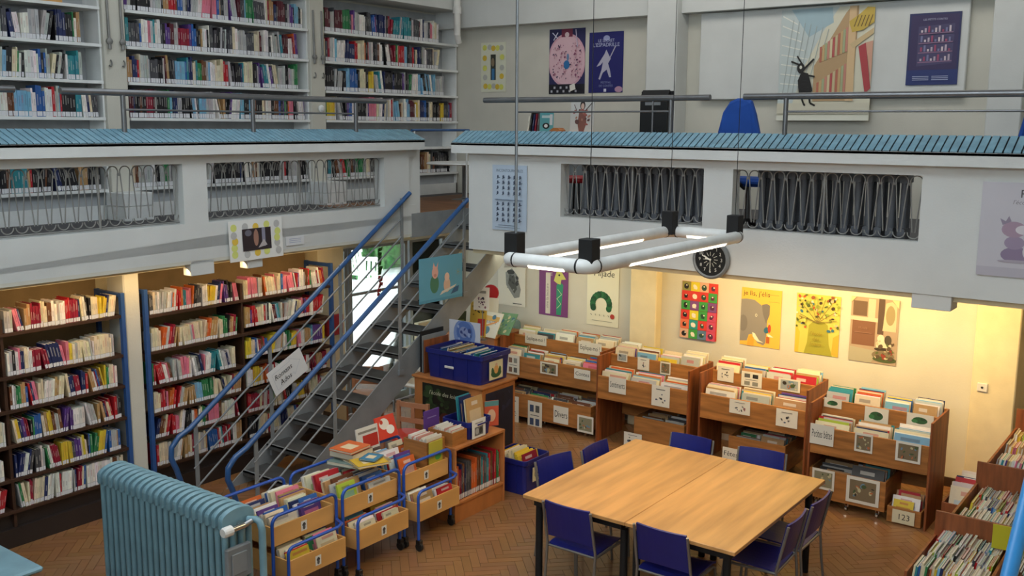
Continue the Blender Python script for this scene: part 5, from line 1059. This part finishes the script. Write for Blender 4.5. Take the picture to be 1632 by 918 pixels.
A = Art(.19, .17, 'dcdcd8'); A.rect(.035, .02, .155, .10, '6a6a6a'); A.ell(.07, .06, .025, .03, 'a8a8a8'); A.ell(.12, .06, .025, .03, '3a3a3a'); A.rect(.04, .13, .15, .14, '8a8a8a'); A.place('label_card', (-5.326, 6.60, .70), (0, 1, 0), (0, 0, 1), parent=t)
pile((-5.37, 6.62, .705), (-1, 0, 0), (0, 1, 0), .22, .24, 'small blue tub on the low bookcase', (.2, .33), palette=['navy', 'white', 'cream', 'tan', 'teal'], vis=.08, tilt=.12)
A = Art(.2, .26, '5a3a86'); A.rect(.04, .19, .16, .20, '8a7ab0'); A.place('purple_album', (-5.665, 6.34, .692), (0, 1, 0), (-.02, 0, 1), label='purple album standing behind the two wooden card boxes', cat='book', thick=.012)
A = Art(.14, .24, 'c8583c'); A.rect(0, .19, .14, .24, '5a8a88'); A.ell(.07, .1, .04, .06, 'd8b090'); A.rect(.0, .02, .05, .12, 'dcd8cc'); A.place('orange_album', (-5.50, 6.995, .692), (.35, .6, 0), (0, .0, 1), label='orange album at the right end of the low bookcase top', cat='book', thick=.01)
# blue crate on the floor
t = crate('navy_floor_crate', -5.62, -5.20, 7.24, 7.64, 0.0, .34, 'navy plastic crate of books on the floor beside the low bookcase')
A = Art(.15, .14, 'd4cca8'); A.ell(.05, .07, .025, .03, '6a6450', 10); A.ell(.10, .06, .03, .03, '6a6450', 10); A.ell(.05, .07, .018, .023, 'd4cca8', 10); A.ell(.10, .06, .022, .023, 'd4cca8', 10); A.place('label_card', (-5.187, 7.34, .12), (0, 1, 0), (0, 0, 1), parent=t)
pile((-5.235, 7.27, .10), (-1, 0, 0), (0, 1, 0), .33, .33, 'navy crate on the floor', (.22, .28), palette=['red', 'cream', 'cream', 'yellow', 'tan', 'crimson', 'orange', 'white'], vis=.07, tilt=.25)
# ================================================================ TABLE
t = thing('reading_table', 'large square wooden reading table with dark legs under the hanging lamp', 'table', (-3.27, 6.54, 0))
tx0, tx1, ty0, ty1, tm_ = -4.115, -2.43, 5.70, 7.38, -3.245
for a, b in ((tx0, tm_-.0015), (tm_+.0015, tx1)):
    m = MB(); m.bbox(a, b, ty0, ty1, .722, .75, WOODT, .003); m.build('table_top', t)
    for yy in (ty0+.06, ty1-.10): m = MB(); m.box(a+.06, b-.06, yy, yy+.04, .66, .722, BLACKM); m.build('apron', t)
    for xx in (a+.06, b-.10): m = MB(); m.box(xx, xx+.04, ty0+.1, ty1-.1, .66, .722, BLACKM); m.build('apron', t)
    for xx in ((a+.09, b-.05) if a == tx0 else (a+.05, b-.09)):
        for yy in (ty0+.09, ty1-.09 if abs(xx-tm_) > .1 else ty1-.32): m = MB(); m.tube([(xx, yy, .0), (xx, yy, .66)], .027, BLACKM, 12); m.build('leg', t)
# ================================================================ CHAIRS
def make_chair():
    t = thing('blue_chair', 'x', 'chair', (0, 0, 0), 'blue plastic chairs around the reading table')
    def panel(f, nu, nv, th):
        m = MB(); A_ = []; B_ = []
        for i in range(nu+1):
            for j in range(nv+1):
                p, n_ = f(i/nu, j/nv); A_.append(p+n_*th/2); B_.append(p-n_*th/2)
        o = len(A_); F = []
        idx = lambda i, j: i*(nv+1)+j
        for i in range(nu):
            for j in range(nv):
                q = (idx(i, j), idx(i+1, j), idx(i+1, j+1), idx(i, j+1)); F.append(q); F.append(tuple(o+k for k in reversed(q)))
        for i in range(nu): F.append((idx(i, 0), o+idx(i, 0), o+idx(i+1, 0), idx(i+1, 0))); F.append((idx(i+1, nv), o+idx(i+1, nv), o+idx(i, nv), idx(i, nv)))
        for j in range(nv): F.append((idx(0, j+1), o+idx(0, j+1), o+idx(0, j), idx(0, j))); F.append((idx(nu, j), o+idx(nu, j), o+idx(nu, j+1), idx(nu, j+1)))
        m.add(A_+B_, F, CHAIRB, smooth=False); return m
    def back(u, v):
        x = (u-.5)*(.385-.01*v); z = .53+.27*v-.012*(2*u-1)**2*(1-v); y = -.205-.06*v-.022*(1-(2*u-1)**2)
        return V(x, y, z), V(0, -1, -.2).normalized()
    def seat(u, v):
        x = (u-.5)*(.40-.02*v); y = -.19+.40*v; z = .455-.014*(1-(2*u-1)**2)+.012*(v-.2)**2-.04*max(0, v-.8)**2*25*.5-.01*(v < .1)
        return V(x, y, z), V(0, 0, 1)
    panel(seat, 8, 8, .012).build('seat', t); panel(back, 8, 4, .014).build('backrest', t)
    for s_ in (-1, 1):
        m = MB(); m.tube([(s_*.20, -.275, .79), (s_*.203, -.24, .62), (s_*.205, -.205, .46), (s_*.205, -.225, .25), (s_*.205, -.26, .0)], .0105, TUBEM, 8); m.build('leg', t)
        m = MB(); m.tube([(s_*.205, -.205, .44), (s_*.20, .14, .437), (s_*.20, .17, .42), (s_*.205, .19, .25), (s_*.21, .205, 0)], .0105, TUBEM, 8); m.build('leg', t)
    m = MB(); m.tube([(-.2, .15, .433), (.2, .15, .433)], .009, TUBEM, 8); m.build('front_crossbar', t); m = MB(); m.tube([(-.2, -.2, .435), (.2, -.2, .435)], .009, TUBEM, 8); m.build('rear_crossbar', t)
    return t
ch0 = make_chair()
spots = [((-3.66, 5.60), 0, 'blue chair at the near side of table, left one, back to camera'), ((-2.935, 5.64), .0, 'blue chair at the near side of table, right one, back to camera'),
         ((-4.345, 6.44), -.20-math.pi/2+.0, 'blue chair on the left side of table, nearer the camera'), ((-4.24, 6.90), -math.pi/2, 'blue chair on the left side of table, farther from the camera'),
         ((-3.69, 7.62), math.pi, 'blue chair at far side of table, left one'), ((-3.055, 7.64), math.pi+.12, 'blue chair at far side of table, right one'),
         ((-2.285, 6.41), math.pi/2+.04, 'blue chair on the right side of table, nearer the camera'), ((-2.28, 6.87), math.pi/2, 'blue chair on the right side of table, farther from the camera')]
for i, ((x, y), rz, la) in enumerate(spots):
    o = ch0 if i == 0 else copy_tree(ch0)
    # (x, y) is where the top of the backrest stands
    o.location = (x+math.sin(rz)*-.27, y+math.cos(rz)*.27, 0); o.rotation_euler[2] = rz; o['label'] = la
# ================================================================ BOOKS INTO THE SCENE
WORDN = {'book': 'book', 'picture book': 'picture_book'}
for kind in ('book', 'picture book'):
    L_ = sorted(BK[kind], key=lambda b: -b['sc'] if in_view(b['o']+b['H']*.5) else 1) if False else BK[kind]
    def inv(b):
        p = b['o']+b['H']*.5-CAM; zf = p.dot(_f)
        if zf < .3: return False
        sx_ = 816+1581.87*p.dot(_r2)/zf; sy_ = 459-1581.87*p.dot(_u2)/zf
        if not (-5 < sx_ < 1637 and -5 < sy_ < 923): return False
        if kind == 'book' and sx_ < 420 and b['o'].x < -7.5 and b['o'].z < 2 and 183 < sx_ and sy_ > 745: return False
        return True
    L_ = sorted(L_, key=lambda b: -(b['sc'] if inv(b) else 0))
    stuff = MB()
    for i, b in enumerate(L_):
        if i < 300:
            m = MB(); book_geo(m, b, kind); nm = 'paperback' if kind == 'book' else 'picture book'
            m.build(WORDN[kind], label='%s %s, %s, %s' % (b['cn'], nm, b['where'][0], b['where'][1]), cat='book', group='books in rows on the tall shelves' if kind == 'book' else 'picture books filed in the wooden bins and crates')
        else: book_geo(stuff, b, kind)
    stuff.build('shelved_book' if kind == 'book' else 'picture_book', label='the remaining rows of library books on the shelves' if kind == 'book' else 'the remaining picture books in bins and trolleys', cat='book', kind='stuff')
    print(kind, len(L_))
